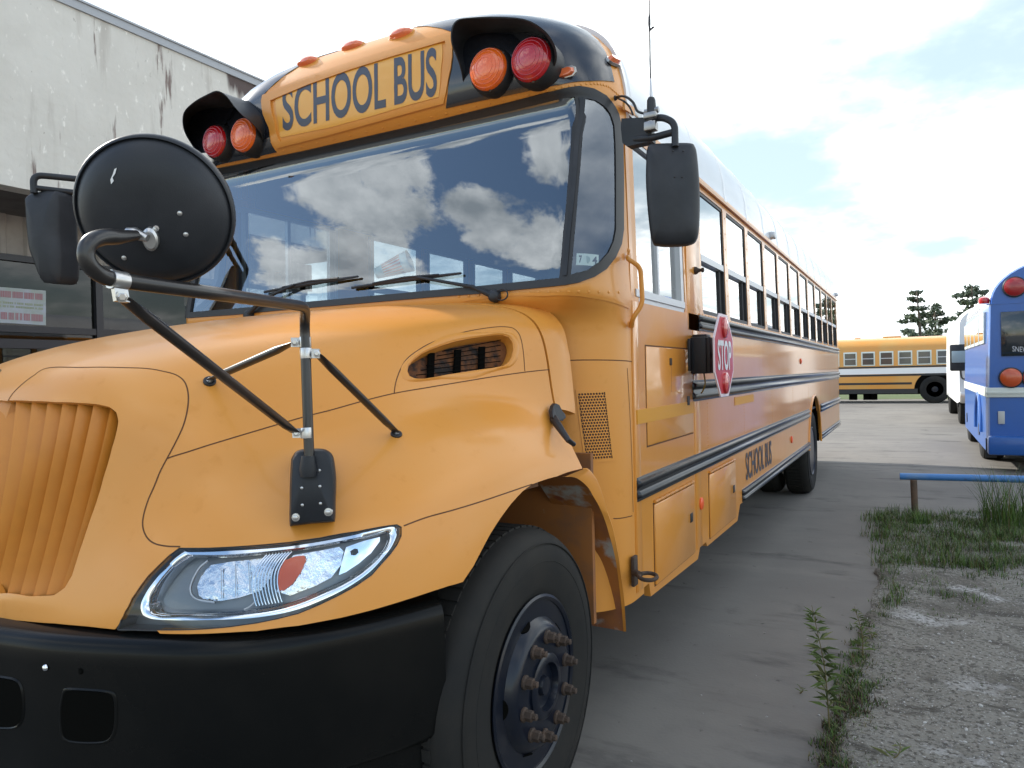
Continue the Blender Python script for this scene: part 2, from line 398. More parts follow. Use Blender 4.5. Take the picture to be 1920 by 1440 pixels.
        V = np.array(verts)
        def mk(mirrored, nm, V=V, faces=faces):
            VV = V*np.array([-1, 1, 1]) if mirrored else V
            FF = [f[::-1] for f in faces] if mirrored else faces
            return VV, FF
        sets = [mk(False, name)]
        if mirror == 1 or join: sets.append(mk(True, name))
        def make(parts, nm):
            vs = []; fs = []; ln = []
            for (VV, FF), mir in parts:
                b = len(vs); vs += [tuple(v) for v in VV]
                for q, f in enumerate(FF):
                    fs.append(tuple(b+i for i in f))
                    for i in f:
                        if q < nt_:
                            n = norms[i]; ln.append((-n[0] if mir else n[0], n[1], n[2]))
                        else: ln.append((0, 0, 0))
            me = bpy.data.meshes.new(nm); me.from_pydata(vs, [], fs)
            for mm in (mats or [m]): me.materials.append(mm)
            me.polygons.foreach_set('use_smooth', ([True]*nt_+[False]*(len(faces)-nt_))*len(parts))
            me.normals_split_custom_set([tuple(float(c) for c in n) for n in ln])
            me.update(); return link(nm, me, parent)
        if join: return make([(sets[0], False), (sets[1], True)], name)
        o = make([(sets[0], False)], name)
        if mirror == 1: return o, make([(sets[1], True)], name)
        return o
    def ribbon(s, name, m, parent, path, width, off=0.0008, mb=None, mirror=False, n=None):
        uv = np.array(path); 
        if n: 
            P = [np.array(p) for p in path]; uv = np.array([cmr(P, (len(P)-1)*k/(n-1)) for k in range(n)])
        P = s.ev(uv); Nn = s.nor(uv); T = np.gradient(P, axis=0); T /= np.linalg.norm(T, axis=1, keepdims=True)+1e-12
        B = np.cross(T, Nn)
        A1 = P+B*width/2+Nn*off; A2 = P-B*width/2+Nn*off
        n_ = len(P); vs = list(A1)+list(A2); fs = [(i, i+1, n_+i+1, n_+i) for i in range(n_-1)]
        mb_ = mb or MB(); mb_.add(vs, fs)
        if mirror: mb_.add([v*np.array([-1, 1, 1]) for v in vs], fs)
        return None if mb else mb_.build(name, m, parent)
def text_mesh(txt, quad, m, name, parent, bold=0.0, width=1.0):
    """text laid on the 3-D quad (bl, br, tr, tl)"""
    cu = bpy.data.curves.new('t', 'FONT'); cu.body = txt; cu.size = 1; cu.offset = bold; cu.resolution_u = 6
    ob = bpy.data.objects.new('t', cu); COL.objects.link(ob); bpy.context.view_layer.update()
    me = bpy.data.meshes.new_from_object(ob.evaluated_get(bpy.context.evaluated_depsgraph_get()))
    bpy.data.objects.remove(ob); 
    V = np.array([v.co[:2] for v in me.vertices]); fs = [tuple(p.vertices) for p in me.polygons]; bpy.data.meshes.remove(me)
    lo, hi = V.min(0), V.max(0); T = (V-lo)/(hi-lo)
    bl, br, tr, tl = [np.array(q, float) for q in quad]
    n = np.cross(br-bl, tl-bl); n /= np.linalg.norm(n)
    vs = [(1-a)*(1-b)*bl+a*(1-b)*br+a*b*tr+(1-a)*b*tl for a, b in T]
    nv = len(vs); allv = vs+[v+n*0.0012 for v in vs]
    return mesh(name, allv, [f[::-1] for f in fs]+[tuple(nv+i for i in f) for f in fs], m, parent)
def text_px(txt, quad, m, name, parent, patch, off, bold=0.0, mapf=None):
    cu = bpy.data.curves.new('t', 'FONT'); cu.body = txt; cu.size = 1; cu.offset = bold; cu.resolution_u = 6
    ob = bpy.data.objects.new('t', cu); COL.objects.link(ob); bpy.context.view_layer.update()
    me = bpy.data.meshes.new_from_object(ob.evaluated_get(bpy.context.evaluated_depsgraph_get())); bpy.data.objects.remove(ob)
    bm = bmesh.new(); bm.from_mesh(me); xs = [v.co.x for v in bm.verts]; ys = [v.co.y for v in bm.verts]
    lo = (min(xs), min(ys)); hi = (max(xs), max(ys))
    for ax, n in ((0, 40), (1, 8)):
        for k in range(1, n):
            c = lo[ax]+(hi[ax]-lo[ax])*k/n; co_ = [0, 0, 0]; co_[ax] = c; no = [0, 0, 0]; no[ax] = 1
            bmesh.ops.bisect_plane(bm, geom=bm.verts[:]+bm.edges[:]+bm.faces[:], plane_co=co_, plane_no=no)
    bm.verts.index_update(); bm.verts.ensure_lookup_table()
    bl, br, tr, tl = [np.array(q, float) for q in quad]; P = []
    for v in bm.verts:
        a = (v.co.x-lo[0])/(hi[0]-lo[0]); b = (v.co.y-lo[1])/(hi[1]-lo[1])
        q = (1-a)*(1-b)*bl+a*(1-b)*br+a*b*tr+(1-a)*b*tl
        P.append(patch.at(q[0], q[1], off))
    fs = [tuple(v.index for v in f.verts) for f in bm.faces]; bm.free()
    return mesh(name, P, fs, m, parent)
# ================================================================== the school bus
bus = empty('school_bus', (0, 6, 0), 'yellow school bus with black hood mirrors, its front and side filling the picture', 'school bus')
# ---------- hood and fender surface (right half, mirrored later)
ST = [
 [(0,2.62,1.80),(.35,2.62,1.787),(.72,2.62,1.77),(.95,2.62,1.735),(1.045,2.62,1.665),(1.075,2.62,1.56),(1.085,2.62,1.485),(1.10,2.61,1.36),(1.115,2.60,1.27),(1.165,2.58,1.20),(1.205,2.57,1.13),(1.225,2.57,1.08),(1.23,2.57,.95)],
 [(0,2.50,1.79),(.35,2.50,1.777),(.71,2.50,1.762),(.93,2.50,1.728),(1.03,2.50,1.66),(1.06,2.50,1.56),(1.07,2.50,1.485),(1.085,2.49,1.38),(1.105,2.48,1.30),(1.155,2.46,1.22),(1.20,2.45,1.135),(1.222,2.45,1.09),(1.228,2.45,.95)],
 [(0,2.15,1.745),(.33,2.15,1.735),(.63,2.15,1.713),(.79,2.15,1.675),(.865,2.15,1.615),(.905,2.15,1.53),(.93,2.15,1.448),(.975,2.15,1.385),(1.04,2.15,1.35),(1.115,2.15,1.29),(1.175,2.15,1.205),(1.205,2.12,1.125),(1.22,2.13,.93)],
 [(0,1.80,1.69),(.30,1.80,1.682),(.54,1.80,1.655),(.68,1.80,1.605),(.755,1.80,1.545),(.81,1.80,1.48),(.85,1.80,1.419),(.90,1.79,1.352),(.965,1.78,1.315),(1.05,1.77,1.262),(1.12,1.765,1.18),(1.155,1.76,1.10),(1.18,1.67,.885)],
 [(0,1.50,1.635),(.27,1.50,1.622),(.45,1.50,1.59),(.565,1.51,1.54),(.635,1.52,1.475),(.69,1.535,1.41),(.73,1.545,1.361),(.78,1.54,1.30),(.85,1.53,1.262),(.94,1.51,1.215),(1.03,1.50,1.15),(1.09,1.51,1.085),(1.125,1.50,.875)],
 [(0,1.32,1.590),(.24,1.32,1.575),(.39,1.33,1.545),(.49,1.34,1.495),(.56,1.34,1.43),(.61,1.32,1.365),(.65,1.30,1.305),(.685,1.30,1.235),(.74,1.295,1.18),(.83,1.29,1.135),(.925,1.31,1.09),(1.0,1.34,1.04),(1.05,1.34,.87)],
 [(0,1.205,1.545),(.22,1.195,1.53),(.36,1.20,1.50),(.455,1.215,1.45),(.515,1.225,1.39),(.55,1.235,1.33),(.568,1.23,1.27),(.588,1.21,1.19),(.625,1.19,1.125),(.70,1.18,1.07),(.80,1.20,1.02),(.90,1.24,.965),(.955,1.25,.865)],
 [(0,1.12,1.485),(.2,1.12,1.465),(.33,1.13,1.43),(.42,1.15,1.38),(.46,1.155,1.32),(.48,1.155,1.25),(.49,1.145,1.18),(.505,1.13,1.10),(.53,1.115,1.045),(.585,1.105,.995),(.68,1.11,.945),(.78,1.135,.90),(.84,1.15,.855)],
 [(0,1.075,1.38),(.18,1.075,1.365),(.29,1.085,1.33),(.355,1.10,1.28),(.38,1.10,1.22),(.39,1.10,1.155),(.395,1.09,1.09),(.405,1.08,1.03),(.42,1.07,.98),(.455,1.065,.94),(.51,1.065,.905),(.565,1.07,.875),(.61,1.08,.845)],
 [(0,1.045,1.22),(.13,1.045,1.20),(.20,1.05,1.17),(.245,1.06,1.13),(.265,1.06,1.09),(.275,1.055,1.045),(.28,1.05,1.0),(.285,1.045,.965),(.295,1.035,.935),(.31,1.03,.91),(.33,1.03,.885),(.35,1.03,.865),(.37,1.035,.84)],
 [(0,1.02,1.02),(.05,1.02,1.01),(.08,1.02,1.0),(.10,1.022,.985),(.11,1.022,.97),(.12,1.02,.955),(.125,1.018,.94),(.13,1.015,.925),(.135,1.01,.91),(.14,1.01,.895),(.145,1.01,.88),(.15,1.01,.86),(.155,1.01,.84)],
 [(0,1.0,.84),(.004,1.0,.84),(.008,1.0,.84),(.012,1.0,.84),(.016,1.0,.84),(.02,1.0,.84),(.024,1.0,.84),(.028,1.0,.84),(.032,1.0,.84),(.036,1.0,.84),(.04,1.0,.84),(.045,1.0,.84),(.05,1.0,.84)],
]
ST = np.array(ST, float)
def dense_grid(C, ku, kv):
    nv, nu = C.shape[:2]
    A = np.array([[cmr(row, i/ku) for i in range((nu-1)*ku+1)] for row in C])
    A = np.array([[cmr(A[:, i], j/kv) for i in range(A.shape[1])] for j in range((nv-1)*kv+1)])
    return A
def relax(A, it, lock_u0=True):
    for _ in range(it):
        B = A.copy(); B[1:-1, 1:-1] = A[1:-1, 1:-1]*.5+.125*(A[:-2, 1:-1]+A[2:, 1:-1]+A[1:-1, :-2]+A[1:-1, 2:])
        if lock_u0:   # symmetric about X=0
            L_ = A[:, 1]*np.array([-1, 1, 1]); B[1:-1, 0] = A[1:-1, 0]*.5+.125*(A[:-2, 0]+A[2:, 0]+L_[1:-1]+A[1:-1, 1]); B[:, 0, 0] = 0
        B[1:-1, -1] = A[1:-1, -1]*.5+.25*(A[:-2, -1]+A[2:, -1])
        A = B
    return A
KU, KV = 10, 10
HG = relax(dense_grid(ST, KU, KV), 60)
HG[:, 0, 0] = 0
hood = Patch(HG)
if hood.N[20, 5, 2] < 0: hood.N = -hood.N
NU, NV = hood.nu, hood.nv
VR = 1.0*KV                      # row of the rear edge of the hood
seamA = hood.px([(313,860),(350,848),(400,832),(480,808),(569,782),(620,769),(666,756),(737,738),(800,727),(860,717),(920,707),(983,698),(1030,693)])
seamN = hood.px([(330,703),(346,716),(353,740),(351,770),(343,800),(328,832),(313,860)])
seamN0 = hood.px([(15,752),(24,738),(40,722),(62,705),(90,690),(150,689),(220,689),(275,691),(305,696)])+seamN
seamN2 = hood.px([(313,860),(300,885),(290,910),(277,940),(269,968),(268,988),(276,1008),(290,1019),(312,1024),(338,1025)])
GRI = [(12,751),(60,752),(104,754),(150,755.5),(180,757.5),(205,763),(218,773),(222,790),(218,812),(210,840),(194,895),(170,972),(149,1034),(135,1079),(121.5,1102),(101,1116),(52,1118),(0,1113)]
gri = hood.px(GRI)
uvA_end = seamA[-1]
uv0g = (0.0, gri[0][1]); uv0gb = (0.0, float(np.interp(-.94, -HG[:, 0, 2], np.arange(HG.shape[0]))))
# hood panel : centre line -> rear edge -> seam A -> grille surround seam -> centre
hood_poly = [(0, VR), (uvA_end[0], VR)]+seamA[::-1][1:]+seamN0[::-1][1:]+[(0.0, gri[0][1])]
HEAD = [(337.5,1027),(392,1027),(450,1024),(544,1016),(600,1008),(669,996),(715,987),(744,983),(753,988),(753,1005),(745,1022),(731,1041),(697,1079),(668,1099),(637,1116),(600,1134),(559,1151),(520,1161),(481,1169),(430,1176),(387,1180),(340,1182),(294,1182),(250,1181),(220,1180),(226,1163),(234,1147),(247,1122),(262,1100),(277,1080),(294,1063),(317,1041)]
head = hood.px(HEAD)
VENT = [(764,696),(766,686),(775,675),(790,664),(806,656),(830,647),(853,640),(878,635),(905,631),(925,628.5),(942,628),(954,632),(961,642),(962.5,655),(959,670),(953,680),(944,686),(922,690),(900,693),(868,698),(837.5,702.5),(815,707),(794,710),(778,709.5),(768,705)]
vent = hood.px(VENT)
o = hood.panel('hood', M['yellow'], bus, hood_poly, holes=[vent], join=True, th=.014)
# grille surround : seam N, headlight inner edge, bottom, centre, grille opening
bot = hood.px([(215,1180),(160,1174),(104,1169),(50,1165),(2,1161)])
sur = seamN0+seamN2[1:]+hood.px([(317,1041),(294,1063),(277,1080),(262,1100),(247,1122),(234,1147),(226,1163)])+bot
vbot = bot[-1][1]
sur += [(bot[-1][0], NV-1.001), (0.0, NV-1.001), (0.0, uv0gb[1])]+gri[::-1]
hood.panel('grille_surround', M['yellow'], bus, sur, join=True, th=.016)
# upper fender : seam A, rear flare, seam B, headlight, surround seam
FL = [(1098,876)]
seamB = hood.px([(757,986),(800,970),(840,959),(881,947),(930,931),(965,919),(998,908),(1045,893),(1093,878)])
fen = seamA+[(uvA_end[0]+.2, VR), (seamB[-1][0], VR)]+seamB[::-1]+hood.px(HEAD[:8])[::-1]+seamN2[::-1][1:-1]
hood.panel('fender', M['yellow'], bus, fen, mirror=1, th=.014)
# lower front fender between headlight and wheel
low = seamB[:7]+hood.px([(980,921),(958,945),(938,972),(920,1000),(905,1028),(888,1061),(868,1091),(840,1099),(812,1108),(785,1117),(760,1125),(700,1143),(640,1158),(560,1173),(480,1183),(387,1188),(300,1188)])+hood.px(HEAD[7:23])[::-1]
hood.panel('fender_skirt', M['yellow'], bus, low, mirror=1, th=.03)
# flange behind the hood
fl = [(0, 0.0), (uvA_end[0]+16, 0), (uvA_end[0]+16, VR-.35), (0, VR-.35)]
hood.panel('cowl_flange', M['yellow'], bus, fl, join=True, th=.03, off=.003)
# dark liner under the gaps
lin = Patch(HG-hood.N*.016)
lin.N = hood.N
mb = MB(); nu = NU
ok = []
lp = lin.P
hole_uv = np.array(head); g_uv = np.array(gri+[(0.0, gri[-1][1]), (0.0, gri[0][1])]); a_uv = None
cells = [(i, j) for j in range(0, NV-1) for i in range(nu-1)]
cen = np.array([(i+.5, j+.5) for i, j in cells])
bad = pinp(hole_uv, cen)|pinp(g_uv, cen)|pinp(np.array(vent), cen)|pinp(np.array(fen+[])*0-5, cen)
# nothing behind the wheel opening
inf = pinp(np.array(fen), cen)|pinp(np.array(low), cen)|pinp(np.array(hood_poly), cen)|pinp(np.array(sur), cen)
seamc = np.zeros(len(cells), bool)
for sm in (seamA, seamN0+seamN2[1:], seamB[:7]):
    q = np.array(sm)
    for k in range(len(q)-1):
        for t in np.linspace(0, 1, 6):
            p = q[k]*(1-t)+q[k+1]*t; seamc |= (np.max(np.abs(cen-p), axis=1) < 1.3)
vs = [tuple(p) for p in lp.reshape(-1, 3)]
fs = [(j*nu+i, j*nu+i+1, (j+1)*nu+i+1, (j+1)*nu+i) for (i, j), b, a, c in zip(cells, bad, inf, seamc) if (not b) and c]
mb.add(vs, fs); mb.add([(-x, y, z) for x, y, z in vs], fs)
mb.build('panel_gap_liner', M['seam'], bus)
# visible groove lines on the surface
g = MB()
for sm in (seamA, seamN0, seamN2, seamB[:7]):
    hood.ribbon('', None, None, sm, .0036, .0006, mb=g, mirror=True, n=len(sm)*6)
vs_out = hood.px([(739,738),(741,722),(745,707),(752,690),(763,673),(782,658),(806,644),(837,632),(869,623),(900,617),(931,613),(950,613),(963,616),(973,626),(978,641),(982,668),(984,696)])
hood.ribbon('', None, None, vs_out, .0032, .0007, mb=g, mirror=True, n=90)
g.build('panel_seams', M['seam'], bus)
# raised rim of the air intake + dark slatted inside
mbv = MB()
vp = [hood.ev(v)[0] for v in vent]; vn = [hood.nor(v)[0] for v in vent]
rim = spl(vp+[vp[0]], 120)[:-1]; rn = spl(vn+[vn[0]], 120)[:-1]
cenv = np.mean(rim, axis=0)
vs = []; prof = [(0.0, -.045), (.000, -.004), (-.004, .004), (-.012, .006), (-.022, .003), (-.032, -.001)]
for p, n in zip(rim, rn):
    t = p-cenv; t -= n*(t@n); t /= np.linalg.norm(t)
    for a, h in prof: vs.append(p-t*a+n*h)
k = len(prof); n_ = len(rim)
mbv.add(vs, [(i*k+q, i*k+q+1, ((i+1) % n_)*k+q+1, ((i+1) % n_)*k+q) for i in range(n_) for q in range(k-1)])
vi = MB().add(vs, mbv.f).build('air_intake', M['yellow'], bus, angle=60)
vi2 = MB().add([(-v[0], v[1], v[2]) for v in vs], mbv.f).build('air_intake', M['yellow'], bus, angle=60)
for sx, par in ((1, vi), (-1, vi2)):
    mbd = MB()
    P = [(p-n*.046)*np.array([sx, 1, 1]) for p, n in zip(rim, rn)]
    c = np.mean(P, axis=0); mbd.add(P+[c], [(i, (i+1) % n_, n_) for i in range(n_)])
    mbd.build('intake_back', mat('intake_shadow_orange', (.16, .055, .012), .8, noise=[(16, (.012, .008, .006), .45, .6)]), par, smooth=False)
mbs = MB()
def vpt(px, py, d): return hood.at(px, py, -d)
for x0, x1 in ((812, 823), (862, 873), (908, 918)):
    y0, y1 = 640-(x0-860)*.10, 704-(x0-860)*.12
    q = [vpt(x0, min(y0+8, 690), .03), vpt(x1, min(y0+8, 690), .03), vpt(x1, y1-3, .03), vpt(x0, y1-3, .03)]
    mbs.prism(q, (-.006, -.002, 0))
for k_ in range(6):
    ys = 646+k_*9
    xa = 775+max(0, (690-ys))*1.1; a = vpt(xa+12, ys+6, .024); b = vpt(945, ys-14+k_*1.5, .024); mbs.tube([a, b], .0018, 6)
mbs.build('intake_grid', M['dark'], vi)
# ---------- grille
def blade(t0, b0, t1, b1, i):
    n = 14; mbq = gr
    vs = []
    for k in range(n+1):
        t = k/n; bow = 4*t*(1-t)
        pl = (t0[0]*(1-t)+b0[0]*t+bow*t0[2], t0[1]*(1-t)+b0[1]*t); pr = (t1[0]*(1-t)+b1[0]*t+bow*t1[2], t1[1]*(1-t)+b1[1]*t)
        for s_, dep in ((-.02, -.046), (.0, -.016), (.07, -.010), (.5, -.026), (.97, -.056)):
            p = (pl[0]*(1-s_)+pr[0]*s_, pl[1]*(1-s_)+pr[1]*s_)
            d = ray(*p); base = hood.ev(hood.near(at(p[0], p[1], Y=1.1)))[0] if False else None
            h = full.hit(*p)
            if h is None: return
            P = full.ev(h)[0]; vs.append(P+full.nor(h)[0]*dep)
    m_ = 5
    fs = [(a*m_+q, a*m_+q+1, (a+1)*m_+q+1, (a+1)*m_+q) for a in range(n) for q in range(m_-1)]
    mbq.add(vs, fs); grm.add([(-v[0], v[1], v[2]) for v in vs], fs)
full = Patch(np.concatenate([HG[:, :0:-1]*np.array([-1, 1, 1]), HG], axis=1)); full.N = np.concatenate([hood.N[:, :0:-1]*np.array([-1, 1, 1]), hood.N], axis=1)
gr = MB(); grm = MB()
tops = [-12, 22, 52, 82, 111, 141, 170, 203, 226]; bots = [-57, -46, -22, 2, 27, 52, 78, 106, 131]
bw = [8, 8, 8, 7, 6, 5, 4, 6, 10]
for i in range(len(tops)-1):
    y0 = 748+(i > 5)*(i-5)*5; y1 = 1122-(i > 5)*(i-5)*7
    blade((tops[i], y0, bw[i]), (bots[i], y1), (tops[i+1]-3, y0, bw[i+1]), (bots[i+1]-2, y1), i)
gr_o = gr.build('grille', M['yellow_dark'], bus, angle=50); grm.build('grille', M['yellow_dark'], bus, angle=50)
cbar = MB(); vv_ = np.linspace(gri[0][1]-.5, uv0gb[1]+1.5, 16); vs_ = []
for v in vv_:
    p = hood.ev((0, v))[0]; vs_ += [(x, p[1]+dy, p[2]) for x, dy in ((-.06, .05), (-.045, .022), (-.012, .012), (.012, .012), (.045, .022), (.06, .05))]
cbar.add(vs_, [(j*6+i, j*6+i+1, (j+1)*6+i+1, (j+1)*6+i) for j in range(15) for i in range(5)]).build('grille_centre_bar', M['yellow_dark'], gr_o)
mb = MB()
gp = [hood.ev(v)[0]-hood.nor(v)[0]*.05 for v in gri]+[hood.ev(uv0gb)[0]-np.array([0, -.05, 0]), hood.ev(uv0g)[0]-np.array([0, -.05, 0])]
c = np.mean(gp, axis=0); n_ = len(gp)
mb.add(gp+[c], [(i, (i+1) % n_, n_) for i in range(n_)]); mb.add([(-p[0]*1, p[1], p[2]) for p in gp+[c]], [(i, (i+1) % n_, n_) for i in range(n_)])
mb.build('grille_cavity', M['dark'], gr_o, smooth=False)
# ---------- headlight
def inset_mesh(name, m, parent, uvpoly, depth_fn, n=1, mirror=True):
    pass
hb = hood.panel('headlight', M['bezel'], bus, head, off=-.055, th=-.056, mirror=0, seg=1.0, step=1)
def sub(name, m, pxs, off, th=.004, parent=None):
    return hood.panel(name, m, parent or hb, hood.px(pxs), off=off, th=th)
# chrome frame band following the outline
IN = [(348,1041),(400,1042),(450,1040),(544,1030),(600,1022),(660,1012),(700,1004),(730,999),(735,1003),(731,1018),(720,1035),(690,1063),(650,1087),(600,1109),(540,1130),(490,1140),(430,1147),(350,1151),(300,1151),(280,1148),(271,1138),(272,1125),(285,1102),(305,1076),(325,1055)]
OUT = [(338,1030),(400,1031),(450,1028),(544,1020),(600,1012),(669,1000),(715,991),(743,987),(748,1000),(741,1020),(728,1040),(694,1076),(640,1111),(560,1144),(481,1159),(400,1164),(310,1166),(268,1162),(256,1150),(256,1132),(268,1108),(285,1085),(300,1067),(318,1047)]
def bandmesh(name, m, outer, inner, off0, off1, parent):
    a = [hood.at(640+(x-640)*1.012 if x > 640 else 640+(x-640)*1.0, y-1.5, off0) for x, y in outer]; b = [hood.at(x, y, off1) for x, y in inner]
    A = spl(a+[a[0]], 121)[:-1]; B = spl(b+[b[0]], 121)[:-1]; C_ = [q+(p-q)*.5+np.array([0.003, -.005, 0.0]) for p, q in zip(A, B)]
    B2 = [q+np.array([.0, .03, 0]) for q in B]
    n = 120; mb = MB(); mb.add(A+C_+B+B2, [(r*n+i, r*n+(i+1) % n, (r+1)*n+(i+1) % n, (r+1)*n+i) for r in range(3) for i in range(n)])
    return mb.build(name, m, parent, angle=60)
bandmesh('chrome_trim', M['chrome'], OUT, IN, -.016, -.026, hb)
sub('headlight_reflector', M['reflector'], [(352,1095),(362,1070),(380,1053),(420,1047),(490,1040),(516,1036),(508,1060),(497,1085),(480,1106),(440,1118),(400,1125),(372,1126),(356,1116)], -.045, .012)
sub('turn_signal_reflector', M['reflector'], [(512,1110),(522,1070),(545,1036),(600,1027),(640,1020),(650,1030),(645,1058),(625,1083),(590,1100),(540,1118)], -.040, .012)
sub('side_marker_reflector', M['chrome'], [(654,1022),(690,1010),(722,1003),(722,1012),(705,1035),(680,1056),(655,1072),(640,1078)], -.034, .01)
sub('red_reflector', M['orangedot'], [(515,1092),(520,1068),(530,1048),(548,1040),(568,1038),(572,1048),(562,1072),(546,1094),(528,1108),(518,1106)], -.030, .004)
sub('bulb_cap', M['rubber'], [(664,1030),(670,1026),(676,1027),(678,1034),(673,1039),(666,1038)], -.026, .004)
mb = MB()
for k in range(9):
    x = 0+k*6.2
    q = [(508+x-14, 1036), (500+x-20, 1052), (488+x-20, 1075), (478+x-12, 1100), (474+x-2, 1125), (476+x, 1136)]
    q = [(a, b-(k*.8)) for a, b in q]
    mb.tube(spl([hood.at(a, b, -.030) for a, b in q], 16), .0022, 6)
mb.build('reflector_ribs', M['chrome'], hb)
mb = MB()
for (a, b) in (((402,1058),(404,1120)),((430,1052),(432,1117)),((456,1050),(460,1110))):
    mb.tube([hood.at(*a, -.038), hood.at(*b, -.038)], .0008, 6)
mb.tube(spl([hood.at(a, b, -.034) for a, b in ((392,1128),(356,1122),(344,1106),(348,1085),(362,1060),(378,1046))], 24), .0035, 8)
mb.tube(spl([hood.at(a, b, -.034) for a, b in ((450,1142),(462,1136),(475,1124))], 10), .002, 6)
mb.build('reflector_edges', M['steel'], hb)
hood.panel('headlight_lens', M['lens'], hb, hood.px([(x*.996+2, y*.996+4.3) for x, y in HEAD]), off=-.003, th=0)
hood.ribbon('headlight_gasket', M['rubber'], hb, head+[head[0]], .005, -.0015, n=200)
# left headlight, mirrored copy of each piece
def mirror_tree(o, parent=None):
    me = o.data.copy()
    V = np.empty(len(me.vertices)*3); me.vertices.foreach_get('co', V); V = V.reshape(-1, 3); V[:, 0] *= -1; me.vertices.foreach_set('co', V.ravel())
    me.flip_normals(); me.update()
    c = o.copy(); c.data = me; COL.objects.link(c)
    if parent is not None: c.parent = parent
    for ch in list(o.children): mirror_tree(ch, c)
    return c
# finish the left headlight
hb2 = mirror_tree(hb)
# ---------- bumper
def sweep(mb, path, prof, cap=True):
    """path: (x,y,z) points with outward direction; prof: (out, up)"""
    P = [np.array(p, float) for p in path]; n = len(P); vs = []
    for i in range(n):
        t = P[min(i+1, n-1)]-P[max(i-1, 0)]; t[2] = 0; t /= np.linalg.norm(t); o = np.array([t[1], -t[0], 0])
        for a, h in prof: vs.append(P[i]+o*a+np.array([0, 0, h]))
    k = len(prof)
    fs = [(i*k+q, i*k+q+1, (i+1)*k+q+1, (i+1)*k+q) for i in range(n-1) for q in range(k-1)]
    if cap: fs += [tuple(range(k)), tuple((n-1)*k+q for q in range(k))]
    mb.add(vs, fs)
bp = spl([(0,.925,0),(.14,.93,0),(.27,.955,0),(.42,.985,0),(.58,1.035,0),(.75,1.10,0),(.88,1.18,0),(.98,1.29,0),(1.05,1.40,0),(1.105,1.51,0),(1.15,1.615,0)], 50)
bpath = [np.array([-p[0], p[1], 0]) for p in bp[::-1]][:-1]+bp
prof = [(-.13, .83), (-.13, .865), (-.045, .865), (-.022, .860), (-.007, .848), (0, .828), (.002, .80), (.002, .66), (.0, .52), (-.012, .50), (-.03, .49), (-.03, .40), (-.045, .385), (-.12, .385)]
BP = Patch([[np.array(bp[i])+np.array([0, 0, z]) for i in range(len(bp))] for z in np.linspace(.86, .4, 24)])
mb = MB(); sweep(mb, bpath, prof)
bm_o = mb.build('front_bumper', M['bumper'], bus, angle=50)
def recess(name, pxs, par):
    uv = BP.px(pxs); P = [BP.ev(v)[0] for v in uv]; Nn = BP.nor(uv)
    if Nn[0][1] > 0: Nn = -Nn
    P = spl(P+[P[0]], 49)[:-1]; c = np.mean(P, axis=0); n = len(P); nn = Nn.mean(axis=0)
    rings = []
    for sc, dp in ((1.06, .0025), (1.0, .006), (.95, .004), (.93, -.0), (.93, .004)): rings += [c+(p-c)*sc+nn*dp for p in P]
    k = 5
    fs = [(r*n+i, r*n+(i+1) % n, (r+1)*n+(i+1) % n, (r+1)*n+i) for r in range(k-1) for i in range(n)]
    MB().add(rings, fs).build(name, M['bumper'], par, angle=70)
    MB().add([c+(p-c)*.955+nn*.0045 for p in P]+[c+nn*.0045], [(i, (i+1) % n, n) for i in range(n)]).build('tow_opening_dark', M['dark'], par)
recess('tow_opening', [(120,1300),(128,1292),(165,1293),(205,1297),(216,1306),(219,1330),(217,1365),(208,1385),(190,1391),(150,1391),(125,1386),(117,1372),(115,1330)], bm_o)
recess('tow_opening', [(-30,1262),(0,1268),(30,1274),(42,1288),(46,1320),(44,1345),(32,1362),(0,1364),(-30,1360)], bm_o)
def bolt(c, n, r=.008, name='bolt', par=None, m='steel', washer=True):
    b = MB(); n = np.array(n, float); n /= np.linalg.norm(n); c = np.array(c, float)
    if washer: b.lathe([(r*1.5, 0), (r*1.5, r*.25), (r*1.4, r*.3)], c, n, 20)
    b.lathe([(r, 0), (r, r*.7), (r*.8, r*.95), (r*.5, r*1.0)], c, n, 6)
    return b.build(name, M[m], par, angle=30)
MB().dome(BP.ev(BP.hit(88, 1251))[0]+np.array([0, -.003, 0]), (0, -1, 0), .0085, .007).build('bumper_bolt', M['chrome'], bm_o)
MB().lathe([(.0075, 0), (.0075, .0035), (.004, .0036)], BP.ev(BP.hit(152, 1258))[0], (0, -1, 0), 14).build('bumper_hole', M['dark'], bm_o)
# dark apron behind the gap between nose and bumper
mb = MB(); sweep(mb, [np.array([p[0]*.93, p[1]*1+.09, 0]) for p in bpath], [(0, .87), (0, .40)], cap=False)
mb.box((-.6, 1.35, .42), (.6, 2.5, .95))
mb.build('front_crossmember', M['dark'], bus, smooth=False)
